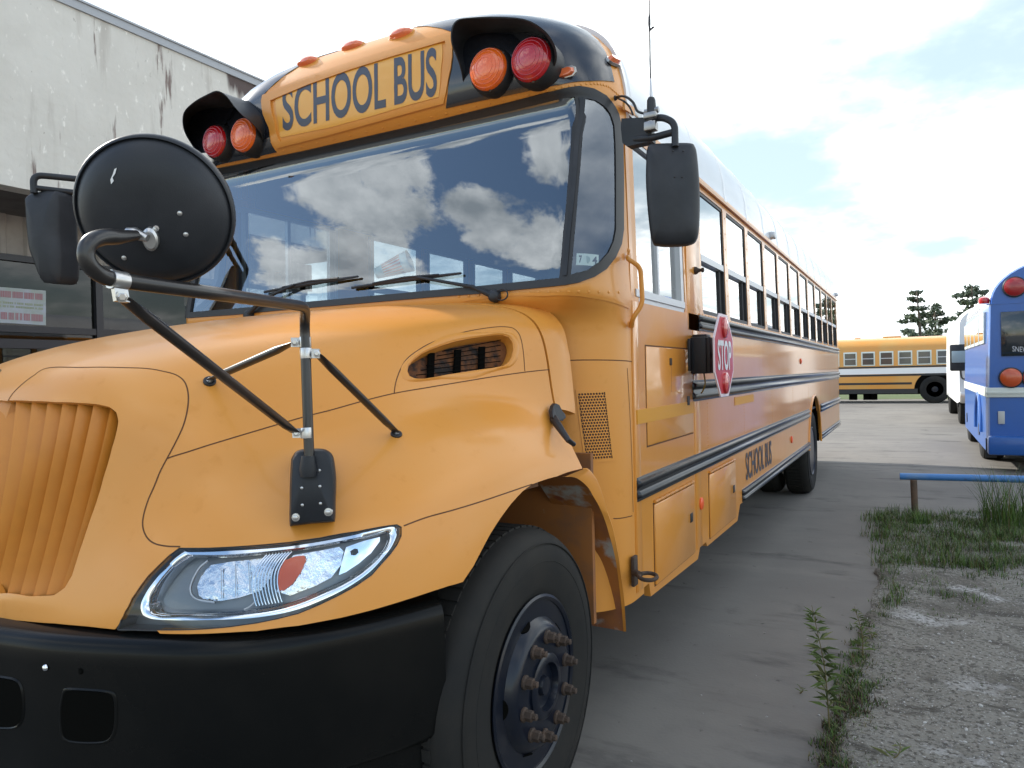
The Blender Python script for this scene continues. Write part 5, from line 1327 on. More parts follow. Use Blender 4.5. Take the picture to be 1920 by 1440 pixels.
# ================================================================== the setting
def ground_mat(name, layers, base, rough=.9, bumps=()):
    """layers: (scale, (sx,sy), colour, lo, hi)"""
    m = bpy.data.materials.new(name); m.use_nodes = True; nt = m.node_tree; b = nt.nodes['Principled BSDF']; b.inputs['Roughness'].default_value = rough
    b.inputs['Specular IOR Level'].default_value = .3
    tc_ = nt.nodes.new('ShaderNodeTexCoord'); src = None
    for sc, (sx, sy), c2, lo, hi in layers:
        mp = nt.nodes.new('ShaderNodeMapping'); mp.inputs['Scale'].default_value = (sx, sy, 1); mp.inputs['Location'].default_value = (sc*3.1, sc*1.7, 0)
        nt.links.new(tc_.outputs['Object'], mp.inputs[0])
        n = nt.nodes.new('ShaderNodeTexNoise'); n.inputs['Scale'].default_value = sc; n.inputs['Detail'].default_value = 8; n.inputs['Roughness'].default_value = .62
        nt.links.new(mp.outputs[0], n.inputs['Vector'])
        r = nt.nodes.new('ShaderNodeMapRange'); r.interpolation_type = 'SMOOTHSTEP'; r.inputs[1].default_value = lo; r.inputs[2].default_value = hi; nt.links.new(n.outputs['Fac'], r.inputs[0])
        x = nt.nodes.new('ShaderNodeMix'); x.data_type = 'RGBA'; nt.links.new(r.outputs[0], x.inputs[0])
        if src is None: x.inputs[6].default_value = (*base, 1)
        else: nt.links.new(src, x.inputs[6])
        x.inputs[7].default_value = (*c2, 1); src = x.outputs[2]
    nt.links.new(src, b.inputs['Base Color']); prev = None
    for sc, st, dist in bumps:
        n = nt.nodes.new('ShaderNodeTexNoise'); n.inputs['Scale'].default_value = sc; n.inputs['Detail'].default_value = 6; nt.links.new(tc_.outputs['Object'], n.inputs['Vector'])
        bp_ = nt.nodes.new('ShaderNodeBump'); bp_.inputs['Strength'].default_value = st; bp_.inputs['Distance'].default_value = dist; nt.links.new(n.outputs['Fac'], bp_.inputs['Height'])
        if prev is not None: nt.links.new(prev, bp_.inputs['Normal'])
        prev = bp_.outputs[0]
    if prev is not None: nt.links.new(prev, b.inputs['Normal'])
    return m
mconc = ground_mat('worn_concrete', [(.5, (1, 1), (.150, .139, .126), .42, .62), (.22, (1, 2.2), (.205, .19, .168), .5, .68), (1.6, (.6, 1.7), (.088, .082, .076), .54, .70), (5, (1, 1), (.155, .145, .132), .45, .75), (.9, (1.4, 1), (.07, .066, .062), .62, .74), (11, (1, 1), (.075, .07, .064), .64, .72), (38, (1, 1), (.06, .055, .05), .70, .76), (120, (1, 1), (.24, .23, .21), .64, .78)], (.18, .168, .15), bumps=((60, .35, .004), (4, .2, .01)))
gs = 1500
mesh('concrete_lot', [(-gs, -gs, 0), (gs, -gs, 0), (gs, gs, 0), (-gs, gs, 0)], [(0, 1, 2, 3)], mconc)['kind'] = 'structure'
# joints in the slab
mb = MB()
for y in (12.2, 20.0, 28.0): mb.add([(-6, y, .003), (30, y, .003), (30, y+.018, .003), (-6, y+.018, .003)], [(0, 1, 2, 3)])
for x in (): mb.add([(x, 10, .003), (x+.018, 10, .003), (x+.018, 34, .003), (x, 34, .003)], [(0, 1, 2, 3)])
tag(mb.build('lot_joints', mat('joint_dirt', (.06, .055, .045), .95), smooth=False), kind='structure')
# dirt and gravel yard on the right
GB = [(1545,1560),(1548,1440),(1552,1390),(1570,1340),(1578,1290),(1600,1240),(1612,1190),(1636,1130),(1648,1085),(1652,1030),(1664,1010),(1660,985),(1700,972),(1760,968),(1830,962),(1920,958),(2100,955),(2600,950)]
gb = [at(x, y, Z=0)[:2] for x, y in GB]
gb = [np.array([2.16, -2.5])]+gb+[np.array([16, -2.5])]
gb = [np.array(p) for p in gb]
poly = []
for k in range(len(gb)):
    a = gb[k]; b = gb[(k+1) % len(gb)]; n_ = max(1, int(np.linalg.norm(b-a)/.12)) if k < 16 else 1
    for q in range(n_):
        p = a+(b-a)*q/n_
        if 0 < k < 16: p = p+np.array([random.gauss(0, .018), random.gauss(0, .012)])
        poly.append(p)
gpoly = np.array(poly)
def inyard(x, y): return pinp(gpoly, [(x, y)])[0]
pts = [Vector((float(p[0]), float(p[1]))) for p in poly]; ed = [(i, (i+1) % len(pts)) for i in range(len(pts))]
ii = []
for x in np.arange(2.0, 7.0, .07):
    for y in np.arange(-.5, 8.6, .07): ii.append((x+random.uniform(-.02, .02), y+random.uniform(-.02, .02)))
ii = np.array(ii); ii = ii[pinp(gpoly, ii)]
ov, oe, of, *_ = delaunay_2d_cdt(pts+[Vector(p) for p in ii.tolist()], ed, [], 1, 1e-4)
from mathutils import noise as mnoise
def gz(x, y):
    h = .012+.018*mnoise.noise(Vector((x*1.3, y*1.3, 0)))+.009*mnoise.noise(Vector((x*4.2, y*4.2, 3)))+.006*mnoise.noise(Vector((x*11, y*11, 5)))
    return max(.004, h+.008)
edge = {}
bset = set()
vs = []
for i, v in enumerate(ov):
    vs.append((v[0], v[1], .004 if i < len(pts) else gz(v[0], v[1])))
mgrav = ground_mat('dirt_and_white_gravel', [(1.1, (1, 1), (.11, .10, .083), .45, .60), (3.5, (1, 2), (.060, .054, .044), .52, .66), (1.9, (1, 1), (.36, .355, .34), .56, .68), (45, (1, 1), (.08, .073, .062), .50, .60), (90, (1, 1), (.50, .495, .48), .60, .67)], (.19, .18, .155), bumps=((70, .8, .012), (18, .6, .02)))
tag(mesh('gravel_yard', vs, [tuple(f) for f in of], mgrav, smooth=True), kind='structure')
# loose pebbles
mpeb = mat('pebble', (.42, .41, .39), .8, noise=[(9, (.22, .20, .18), .4, .6)])
mb = MB(); ico = [(0, 0, 1), (.9, 0, .3), (.28, .85, .3), (-.72, .53, .3), (-.72, -.53, .3), (.28, -.85, .3), (.72, .5, -.5), (-.28, .85, -.5), (-.9, 0, -.5), (-.28, -.85, -.5), (.72, -.5, -.5)]
icf = [(0,1,2),(0,2,3),(0,3,4),(0,4,5),(0,5,1),(1,6,2),(2,6,7),(2,7,3),(3,7,8),(3,8,4),(4,8,9),(4,9,5),(5,9,10),(5,10,1),(1,10,6)]
cnt = 0
while cnt < 7000:
    y = abs(random.gauss(0, 1))*2.2+.4; x = 2.2+random.random()*3.6
    if cnt % 60 == 0: x = random.uniform(1.3, 2.6)
    elif not inyard(x, y): cnt += 1; continue
    if mnoise.noise(Vector((x*1.7, y*1.7, 9))) < -.08 and cnt % 60: cnt += 1; continue
    r = random.choice([.003, .004, .005, .006, .009]) * random.uniform(.7, 1.3); a = random.random()*6.28; ca, sa = math.cos(a), math.sin(a); z0 = gz(x, y) if inyard(x, y) else 0
    sx, sy, sz = random.uniform(.7, 1.4), random.uniform(.7, 1.2), random.uniform(.5, .9)
    mb.add([(x+r*(ca*p[0]*sx-sa*p[1]*sy), y+r*(sa*p[0]*sx+ca*p[1]*sy), z0+r*.2+r*p[2]*sz) for p in ico], icf); cnt += 1
tag(mb.build('pebbles', mpeb, smooth=False), kind='stuff')
# grass
gm = [mat('grass_blade_'+n, c, .6, spec=.3) for n, c in (('green', (.075, .135, .022)), ('dark', (.035, .070, .016)), ('dry', (.13, .11, .045)), ('brown', (.060, .036, .024)))]
def blade_add(mb, x, y, z, h, w_, lean, az, mi):
    dx, dy = math.cos(az), math.sin(az); px_, py_ = -dy, dx; vs = []
    for t in (0, .4, .75, 1):
        ww = w_*(1-t)**.7; ox = lean*t*t*h
        vs += [(x+dx*ox-px_*ww/2, y+dy*ox-py_*ww/2, z+h*t*(1-.25*lean*t)), (x+dx*ox+px_*ww/2, y+dy*ox+py_*ww/2, z+h*t*(1-.25*lean*t))]
    mb.add(vs, [(0, 1, 3, 2), (2, 3, 5, 4), (4, 5, 7, 6)], mi)
mb = MB()
cl = []
def clump(px, py, sp, n, h):
    P = at(px, py, Z=0); cl.append((P[0], P[1], sp, n, h))
random.seed(3)
for px in range(1645, 2050, 9):
    for py in (972, 985, 1000, 1018, 1038, 1060):
        if random.random() < .8 and not (py > 1010 and px < 1660): clump(px+random.uniform(-8, 8), py+random.uniform(-7, 7), .13, 75, random.uniform(.04, .10))
for py in range(1010, 1150, 9): clump(1668+random.uniform(-6, 22), py, .06, 45, random.uniform(.035, .075))
for px in range(1700, 1925, 14):
    for py in (1085, 1105, 1125):
        if random.random() < .45: clump(px, py+random.uniform(-8, 8), .08, 28, random.uniform(.02, .06))
for py in range(1150, 1450, 7):
    x = np.interp(py, [1130, 1190, 1240, 1290, 1340, 1390, 1440], [1640, 1616, 1604, 1585, 1578, 1560, 1560])
    clump(x+random.uniform(-6, 34), py, .045, 60, random.uniform(.012, .045))
for py in range(1180, 1470, 4): clump(np.random.uniform(1565, 1665)+(1300-py)*.25, py, .05, 42, random.uniform(.01, .028))
for k_ in range(60): clump(np.random.uniform(1640, 1900), np.random.uniform(1130, 1300), .07, 14, random.uniform(.008, .02))
for (x, y, sp, n, h) in cl:
    for k in range(n):
        a = random.random()*6.28; r = sp*math.sqrt(random.random()); hh = h*random.uniform(.4, 1.5)
        low_ = y < 3.6
        mi = random.choices([0, 1, 2, 3], [2, 3, 1.5, 4] if low_ else [5, 4, 1.8, 1.2])[0]
        blade_add(mb, x+r*math.cos(a), y+r*math.sin(a), .006, hh, random.uniform(.003, .007), random.uniform(.1, 1.1), random.random()*6.28, mi)
tag(mb.build('grass', None, mats=gm, smooth=False), kind='stuff')
# tall grass tuft by the pipe rail
def tuft(name, px, py, n, h, sp, label, cat='grass tuft', mats=gm, w_=.007, lean=1.0, wt=(5, 3, 1, 0)):
    P = at(px, py, Z=0); mb = MB()
    for k in range(n):
        a = random.random()*6.28; r = sp*math.sqrt(random.random()); blade_add(mb, P[0]+r*math.cos(a), P[1]+r*math.sin(a), 0, h*random.uniform(.35, 1.1), w_*random.uniform(.7, 1.4), random.uniform(.15, lean), random.random()*6.28, random.choices([0, 1, 2, 3], wt)[0])
    return tag(mb.build(name, None, mats=mats, smooth=False), label, cat)
tuft('tall_grass_tuft', 1895, 990, 260, .62, .22, 'tall loose green grass tuft growing through the right end of the blue pipe rail', lean=.7)
tuft('grass_tuft', 1722, 985, 120, .20, .10, 'short green grass tuft around the foot of the rusty rail post')
wm_ = [mat('weed_leaf_'+n, c, .6, spec=.3) for n, c in (('green', (.12, .17, .05)), ('olive', (.075, .105, .035)), ('pale', (.19, .20, .08)))]
# weeds standing on the lot edge
def weed(px, py, top, label, h=None, leaves=46, seed=1, lsz=.030, col=0):
    random.seed(seed); base = at(px, py, Z=0); z = (base-CAM)@_fw; tp = at(top[0], top[1], D=z)
    root = empty('weed_plant', tuple(base), label, 'weed')
    mid = (base+tp)/2+np.array([.015, .0, 0]); st = spl([base, mid, tp], 16)
    MB().tube(st, list(np.linspace(.0035, .001, 16)), 6).build('stem', gm[2], root)
    mb = MB()
    for k in range(leaves):
        t = .22+.78*k/leaves; p = st[min(15, int(t*15))]; az = random.random()*6.28; el = random.uniform(-.1, .8); L_ = lsz*random.uniform(.6, 1.3)*(1.25-.6*t)
        d = np.array([math.cos(az)*math.cos(el), math.sin(az)*math.cos(el), math.sin(el)]); s_ = np.cross(d, [0, 0, 1]); s_ /= np.linalg.norm(s_)
        tip = p+d*L_*2.2+np.array([0, 0, -L_*.35]); m1 = p+d*L_*1.0+np.array([0, 0, L_*.12])
        mb.add([p, m1+s_*L_*.10, tip, m1-s_*L_*.10], [(0, 1, 2), (0, 2, 3)], random.choice([0, 0, 1, 2]))
    tag(mb.build('leaves', None, root, mats=wm_, smooth=False), kind='stuff')
weed(1556, 1375, (1522, 1135), 'tallest feathery green weed, leaning over the concrete edge in front of the gravel', leaves=170, seed=5, lsz=.034)
weed(1618, 1238, (1602, 1137), 'small upright green weed with a leafy tip behind the tallest weed', leaves=60, seed=8, lsz=.024)
weed(1632, 1205, (1626, 1178), 'tiny bright green weed in the brown weeds at the gravel edge', leaves=16, seed=9, lsz=.022)
weed(1665, 1430, (1688, 1393), 'bright green two-leaved seedling at the bottom edge of the gravel', leaves=9, seed=11, lsz=.030)
weed(1500, 1300, (1498, 1285), 'very small sparse green sprout in the bare concrete', leaves=9, seed=12, lsz=.014)
# pipe rail
rl = empty('pipe_rail', tuple(at(1716, 968, Z=0)), 'low horizontal blue pipe rail on a rusty post, one end open', 'pipe rail')
mblue = mat('weathered_blue_paint', (.06, .20, .48), .5, noise=[(6, (.12, .24, .44), .5, .7), (22, (.10, .06, .05), .66, .74)])
mpost = mat('rusty_brown_post', (.12, .075, .05), .9, noise=[(9, (.06, .05, .035), .4, .65)])
e0 = at(1688, 893, Y=8.2); e1 = at(2300, 908, Y=8.0)
mb = MB().tube([e0, e1], .033, 18, cap=False); po_ = mb.build('pipe', mblue, rl)
MB().lathe([(.033, 0), (.034, -.002), (.029, -.002), (.029, .06), (.001, .06)], e0, e1-e0, 18).build('open_end', M['dark'], po_)
pb = at(1716, 968, Z=0); MB().tube([pb, at(1713, 900, Y=pb[1])], .030, 12).build('post', mpost, rl)
pb2 = at(2140, 975, Z=0); MB().tube([pb2, np.array([pb2[0], pb2[1], .38])], .030, 12).build('post', mpost, rl)
# ================================================================== building on the left
XF = -6.435
bld = empty('warehouse', (-8.5, 4, 0), 'pale weathered warehouse with a blank fascia above dark shop windows', 'building')
zf0 = at(0, 345, X=XF)[2]; zf1 = at(300, 85, X=XF)[2]
print('fascia', zf0, zf1, at(160, 370, X=XF)[2])
mfas = ground_mat('stained_stucco', [(.8, (1, 1), (.36, .355, .33), .4, .6)], (.42, .41, .385), rough=.9)
def stucco():
    m = bpy.data.materials.new('stained_stucco_fascia'); m.use_nodes = True; nt = m.node_tree; b = nt.nodes['Principled BSDF']; b.inputs['Roughness'].default_value = .92; b.inputs['Specular IOR Level'].default_value = .2
    tc_ = nt.nodes.new('ShaderNodeTexCoord'); src = None
    for sc, s3, c2, lo, hi in ((1.0, (1, 1, 1), (.56, .535, .49), .4, .62), (1.3, (1, 2.2, .28), (.46, .43, .39), .54, .68), (3.2, (1, 2.0, .22), (.20, .155, .14), .60, .68), (7, (1, 1.6, .8), (.74, .71, .66), .60, .70), (14, (1, 1, .5), (.27, .24, .21), .66, .74)):
        mp = nt.nodes.new('ShaderNodeMapping'); mp.inputs['Scale'].default_value = s3; nt.links.new(tc_.outputs['Object'], mp.inputs[0])
        n = nt.nodes.new('ShaderNodeTexNoise'); n.inputs['Scale'].default_value = sc; n.inputs['Detail'].default_value = 8; n.inputs['Roughness'].default_value = .6; nt.links.new(mp.outputs[0], n.inputs['Vector'])
        r = nt.nodes.new('ShaderNodeMapRange'); r.interpolation_type = 'SMOOTHSTEP'; r.inputs[1].default_value = lo; r.inputs[2].default_value = hi; nt.links.new(n.outputs['Fac'], r.inputs[0])
        x = nt.nodes.new('ShaderNodeMix'); x.data_type = 'RGBA'; nt.links.new(r.outputs[0], x.inputs[0])
        if src is None: x.inputs[6].default_value = (.60, .575, .53, 1)
        else: nt.links.new(src, x.inputs[6])
        x.inputs[7].default_value = (*c2, 1); src = x.outputs[2]
    # dark mould running down from the coping near the far end
    sp_ = nt.nodes.new('ShaderNodeSeparateXYZ'); nt.links.new(tc_.outputs['Object'], sp_.inputs[0])
    def mr(inp, a, b_, c, d):
        r = nt.nodes.new('ShaderNodeMapRange'); r.inputs[1].default_value = a; r.inputs[2].default_value = b_; r.inputs[3].default_value = c; r.inputs[4].default_value = d; nt.links.new(inp, r.inputs[0]); return r.outputs[0]
    def mm(op, a, b_):
        n = nt.nodes.new('ShaderNodeMath'); n.operation = op
        for i, v in enumerate((a, b_)):
            if isinstance(v, float): n.inputs[i].default_value = v
            else: nt.links.new(v, n.inputs[i])
        return n.outputs[0]
    mp = nt.nodes.new('ShaderNodeMapping'); mp.inputs['Scale'].default_value = (1, 9, .9); nt.links.new(tc_.outputs['Object'], mp.inputs[0])
    n = nt.nodes.new('ShaderNodeTexNoise'); n.inputs['Scale'].default_value = 1.6; n.inputs['Detail'].default_value = 6; nt.links.new(mp.outputs[0], n.inputs['Vector'])
    f = mm('MULTIPLY', mr(sp_.outputs[1], MY0, MY0+.5, 0, 1), mr(sp_.outputs[2], zf1-.62, zf1, 0.0, 1.0))
    f2 = mr(mm('ADD', mm('MULTIPLY', f, 1.2), mm('SUBTRACT', n.outputs['Fac'], .5)), .55, .85, 0, 1)
    x = nt.nodes.new('ShaderNodeMix'); x.data_type = 'RGBA'; nt.links.new(f2, x.inputs[0]); nt.links.new(src, x.inputs[6]); x.inputs[7].default_value = (.11, .085, .08, 1)
    nt.links.new(x.outputs[2], b.inputs['Base Color'])
    n = nt.nodes.new('ShaderNodeTexNoise'); n.inputs['Scale'].default_value = 9; n.inputs['Detail'].default_value = 6; nt.links.new(tc_.outputs['Object'], n.inputs['Vector'])
    bp_ = nt.nodes.new('ShaderNodeBump'); bp_.inputs['Strength'].default_value = .5; bp_.inputs['Distance'].default_value = .02; nt.links.new(n.outputs['Fac'], bp_.inputs['Height']); nt.links.new(bp_.outputs[0], b.inputs['Normal'])
    return m
MY0 = at(392, 124, X=XF)[1]
YB0, YB1 = -0.6, 10.4
MB().box((XF-.25, YB0, zf0), (XF, YB1, zf1)).build('fascia_wall', stucco(), bld, smooth=False)
cp = MB().box((XF-.32, YB0, zf1), (XF+.03, YB1, zf1+.10)); cp.box((XF-.30, YB0, zf1+.10), (XF+.05, YB1, zf1+.125)); cp.build('coping', mat('grey_metal_coping', (.33, .34, .36), .5, metal=.2), bld, smooth=False)
XW = -7.95
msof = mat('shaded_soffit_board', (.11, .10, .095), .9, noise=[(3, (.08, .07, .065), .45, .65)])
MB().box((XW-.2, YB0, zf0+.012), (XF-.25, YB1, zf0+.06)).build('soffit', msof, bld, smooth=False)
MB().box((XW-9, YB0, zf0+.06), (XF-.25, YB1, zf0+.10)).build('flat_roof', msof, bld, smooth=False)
zt1 = at(0, 475, X=XW)[2]; zt0 = at(0, 487, X=XW)[2]; zs1 = at(0, 609, X=XW)[2]; zs0 = at(0, 622, X=XW)[2]; zk1 = at(0, 635, X=XW)[2]
print('wall z', zt1, zs1, zk1)
mcor = mat('pale_ribbed_cladding', (.34, .31, .285), .7, noise=[(2, (.27, .24, .22), .45, .65)])
mb = MB(); y = YB0; prof_ = []
while y < YB1:
    prof_ += [(XW, y), (XW, y+.17), (XW+.035, y+.20), (XW+.035, y+.26), (XW, y+.29)]; y += .32
vs = [(x, yy, z) for z in (zt1, zf0+.012) for x, yy in prof_]; n_ = len(prof_)
mb.add(vs, [(i, i+1, n_+i+1, n_+i) for i in range(n_-1)]); mb.build('ribbed_cladding', mcor, bld, smooth=False)
mfr = mat('dark_window_frame', (.015, .014, .02), .4)
mull = [at(182, 560, X=XW)[1]]; w_ = 2.35
ys_ = sorted([mull[0]+w_*k for k in range(-7, 5) if YB0 < mull[0]+w_*k < YB1])
fr_ = MB().box((XW-.03, YB0, zt0), (XW+.05, YB1, zt1)); fr_.box((XW-.03, YB0, zs0), (XW+.05, YB1, zs1)); fr_.box((XW-.03, YB0, zk1-.12), (XW+.05, YB1, zk1)); fr_.box((XW-.03, YB0, .0), (XW+.05, YB1, .12))
for y in ys_: fr_.box((XW-.028, y-.05, .12), (XW+.06, y+.05, zt0))
wf_ = fr_.build('shop_window_frame', mfr, bld, smooth=False)
gls = glass('shop_glass', (.22, .22, .21), 1.5, 0, .0)
for a, b in zip([YB0]+ys_, ys_+[YB1]): mesh('shop_pane', [(XW, a, .1), (XW, b, .1), (XW, b, zt0), (XW, a, zt0)], [(0, 1, 2, 3)], gls, wf_)
MB().box((XW-9, YB0, -.01), (XW-8.9, YB1, zf0)).box((XW-9, YB0, 0), (XF-.25 if False else XW, YB0+.2, zf0)).box((XW-9, YB1-.2, 0), (XW, YB1, zf0)).build('side_wall', mcor, bld, smooth=False)
MB().box((XW-6, YB0+.2, .02), (XW-.1, YB1-.2, .04)).box((XW-6, YB0+.2, .04), (XW-5.9, YB1-.2, zf0)).build('shop_interior', mat('shop_interior_wall', (.16, .14, .12), .9), bld, smooth=False)
# window poster with rows of faded print too blurred to read
q = [at(*p, X=XW+.004) for p in ((-60, 601),(86, 610),(86, 545),(-60, 533))]
po = mesh('window_poster', q, [(0, 1, 2, 3)], mat('faded_poster_paper', (.42, .44, .50), .6, noise=[(5, (.36, .40, .36), .4, .65)]), bld)
mred = mat('faded_red_print', (.38, .20, .22), .6); mgr = mat('faded_green_print', (.33, .36, .26), .6)
random.seed(5)
for row, (v0, v1, mm_) in enumerate(((.72, .90, mred), (.54, .60, mgr), (.44, .50, mgr), (.10, .30, mred))):
    mb = MB(); u = .02
    while u < .95:
        w2 = random.uniform(.012, .022); 
        P = [q[0]*(1-a)*(1-b)+q[1]*a*(1-b)+q[2]*a*b+q[3]*(1-a)*b+np.array([.003, 0, 0]) for a, b in ((u, v0), (u+w2, v0), (u+w2, v1), (u, v1))]
        mb.add(P, [(0, 1, 2, 3)]); u += w2+random.choice([.004, .004, .004, .02])
    mb.build('poster_print', mm_, po, smooth=False)
lamp_c = at(110, 376, X=XF-.5)
MB().box((XF-.75, lamp_c[1]-.10, zf0-.06), (XF-.35, lamp_c[1]+.35, zf0+.01), bev=.01).build('soffit_lamp', mat('lamp_cover', (.3, .33, .38), .4), bld)
# ================================================================== opposite pale warehouse and pole (seen mirrored in glass)
ob = empty('warehouse', (30, 2, 0), 'pale low warehouse across the lot, seen only mirrored in the shop windows', 'building')
MB().box((28, -14, 0), (44, 16, 4.2)).build('wall', mat('cream_panel_wall', (.55, .50, .40), .8), ob, smooth=False)
MB().box((27.7, -14.3, 4.2), (44.3, 16.3, 4.5)).build('roof_edge', mat('cream_trim', (.5, .47, .4), .7), ob, smooth=False)
# ================================================================== other vehicles
def bus_section(w2, z0, zs, zt, rh):
    """half section: skirt -> side -> roof"""
    pr = [(w2, z0), (w2, zs), (w2*.985, zt)]
    for k in range(1, 13):
        a = k/12*math.pi/2; pr.append((w2*.985*math.cos(a)**.62 if k < 12 else 0, zt+rh*math.sin(a)**.9))
    return pr
def extrude_y(prof, ys, m, name, par, close=True, sy=None):
    full_ = prof+[(-x, z) for x, z in prof[::-1][1:]]; n = len(full_)
    vs = []
    for y, s_ in ys: vs += [(x*s_+cx_, y, (z-1.6)*s_+1.6) for x, z in full_]
    fs = [(j*n+i, j*n+i+1, (j+1)*n+i+1, (j+1)*n+i) for j in range(len(ys)-1) for i in range(n-1)]
    if close: fs += [tuple(range(n)), tuple((len(ys)-1)*n+i for i in range(n))]
    return MB().add(vs, fs).build(name, m, par, angle=40)
def small_wheel(x, y, r, wd, side, par, axis=(1, 0, 0), name='wheel'):
    ax_ = np.array(axis, float)*side
    t_ = MB().lathe([(r*.55, .0), (r*.62, .012), (r*.9, .005), (r*.98, -.02), (r, -.05), (r, -wd+.04), (r*.95, -wd), (r*.5, -wd)], (x, y, r), ax_, 40)
    wo_ = t_.build(name, M['tyre'], par)
    MB().lathe([(r*.56, .0), (r*.5, -.04), (r*.35, -.03), (r*.22, .0), (r*.2, .03), (.001, .035)], (x, y, r), ax_, 28).build('rim', M['rim'], wo_)
    return wo_
# --- blue bus, seen from behind
XL = 3.155; W2 = 1.20; cx_ = XL+W2; YR = 12.0
mbl = mat('blue_bus_paint', (.012, .095, .36), .36, coat=.3, coat_rough=.12, noise=[(3, (.014, .09, .33), .45, .7)])
mbl2 = mat('faded_blue_roof_paint', (.05, .18, .50), .4, coat=.3)
mtrim = mat('cream_stripe', (.62, .66, .60), .45)
zb = lambda y_, px=1870: at(px, y_, Y=YR)[2]
BB = empty('blue_bus', (cx_, YR+2.5, 0), 'blue bus parked facing away at the right edge with round red and amber rear lamps', 'bus')
z_sk, z_st, z_belt, z_sh, z_roof = zb(851), zb(745), zb(728), zb(570), zb(500, 1935)
pr_ = [(W2, z_sk), (W2, z_belt), (W2*.975, z_sh-.03), (W2*.965, z_sh+.02)]
for k in range(1, 14):
    a = k/13*math.pi/2; pr_.append((W2*.965*math.cos(a)**.75 if k < 13 else 0, z_sh+.02+(z_roof+.12-z_sh)*math.sin(a)))
for sx_ in (-1, 1):
    mb = MB(); q_ = pr_[:5]; n_ = len(q_); mb.add([(cx_+sx_*x, y, z) for y in (YR+.05, YR+5.2) for x, z in q_], [(i, i+1, n_+i+1, n_+i) for i in range(n_-1)]); mb.build('side_wall', mbl, BB, smooth=False)
extrude_y(pr_, [(YR, .985), (YR+.05, 1), (YR+.051, 1)], mbl, 'rear_body', BB)
mb = MB(); full_ = pr_[3:]+[(-x, z) for x, z in pr_[3:][::-1][1:]]; n_ = len(full_)
mb.add([(x+cx_, y, z) for y in (YR+.05, YR+5.2) for x, z in full_], [(i, i+1, n_+i+1, n_+i) for i in range(n_-1)]); mb.build('roof', M['roof'], BB)
mb = MB(); mb.add([(x+cx_, YR+5.2, z) for x, z in (pr_+[(-x, z) for x, z in pr_[::-1][1:]])], [tuple(range(2*len(pr_)-1))]); mb.build('front_wall', mbl, BB, smooth=False)
def rp(px, py, d=0): p = at(px, py, Y=YR); p[1] -= d; return p
def rbox(x0, y0, x1, y1, d, name, m, par, bev=.006):
    a = at(x0, y0, Y=YR); b = at(x1, y1, Y=YR)
    return MB().box((a[0], YR-d, b[2]), (b[0], YR+.01, a[2]), bev=bev).build(name, m, par)
rbox(1876, 585, 1990, 665, .02, 'rear_window', mat('dark_bus_glass', (.02, .025, .03), .08, coat=.8), BB)
a_ = [rp(1898, 659, .024), rp(1928, 661, .024), rp(1928, 651, .024), rp(1898, 649, .024)]
text_mesh('SNEW', a_, mat('white_chalk', (.5, .5, .52), .8), 'window_lettering', BB)
mb = MB(); a = at(1851, 727, Y=YR); b = at(1851, 745, Y=YR)
mb.box((XL-.012, YR-.02, b[2]), (XL+2*W2+.012, YR+.02, a[2]), bev=.006); mb.box((XL-.022, YR-.03, (a[2]+b[2])/2-.02), (XL+2*W2+.02, YR, (a[2]+b[2])/2+.015), bev=.005); mb.box((XL-.012, YR+.02, b[2]), (XL+.02, YR+5.2, a[2]), bev=.004); mb.build('belt_trim', mtrim, BB)
mb = MB(); mb.box((XL+.0, YR-.006, z_sh-.005), (XL+2*W2, YR+.02, z_sh+.008)); mb.build('roof_joint', mbl, BB, smooth=False)
for (px, py, r, m_) in ((1902, 538, 18, 'red'), (1895, 708, 18, 'amber'), (1985, 538, 18, 'red'), (1938, 708, 18, 'red')):
    c = rp(px, py, .0); rr = r/F_PX*((c-CAM)@_fw)
    lo_ = MB().lathe([(rr*1.08, 0), (rr*1.08, .03), (rr, .04)], c, (0, -1, 0), 28).build('rear_lamp', M['rubber'], BB)
    MB().lathe([(rr, .035), (rr*.8, .055), (rr*.4, .065), (.001, .068)], c, (0, -1, 0), 28).build('lamp_lens', mat('dull_'+m_+'_lens', (.30, .01, .012) if m_ == 'red' else (.50, .07, .012), .3, coat=.5), lo_)
rbox(1871, 771, 1884, 795, .02, 'side_reflector', mat('grey_lens', (.45, .45, .43), .4), BB)
a = at(1851, 818, Y=YR-.18); b = at(1851, 853, Y=YR-.18); MB().box((XL-.02, YR-.2, b[2]), (XL+2*W2+.02, YR+.02, a[2]), bev=.03).build('rear_bumper', mbl, BB)
MB().lathe([(.06, -.04), (.07, 0), (.06, .04), (.02, .06)], rp(1846, 563, -.1), (0, 0, 1), 14).build('marker_lamp', M['red'], BB)
for k in range(5):
    y0 = YR+.5+k*.92; mb = MB(); mb.add([(XL-.004+.025, y0, z_belt+.62), (XL-.004+.022, y0+.78, z_belt+.62), (XL+.026, y0+.78, z_sh-.08), (XL+.026, y0, z_sh-.08)], [(0, 1, 2, 3)])
    z0 = z_belt+.55*(z_sh-z_belt)
    mb = MB().box((XL-.006+.0, y0, z0), (XL+.03, y0+.78, z_sh-.07), bev=.004); wo_ = mb.build('window', mtrim, BB)
    MB().box((XL-.010, y0+.05, z0+.05), (XL+.0, y0+.73, z_sh-.12)).build('pane', M['sideglass'], wo_, smooth=False)
small_wheel(XL+.02, YR+1.6, .46, .28, -1, BB); small_wheel(XL+2*W2, YR+1.6, .46, .28, 1, BB); small_wheel(XL+.02, YR+4.6, .46, .28, -1, BB)
mb = MB(); mb.tube([(XL-.01, YR+1.6+.56*math.cos(a), .46+.56*math.sin(a)) for a in np.linspace(0, math.pi, 15)], .03, 8); mb.build('wheel_arch', mbl, BB)
MB().box((XL+.3, YR+.2, .25), (XL+2*W2-.3, YR+5, .6)).build('underbody', M['dark'], BB, smooth=False)
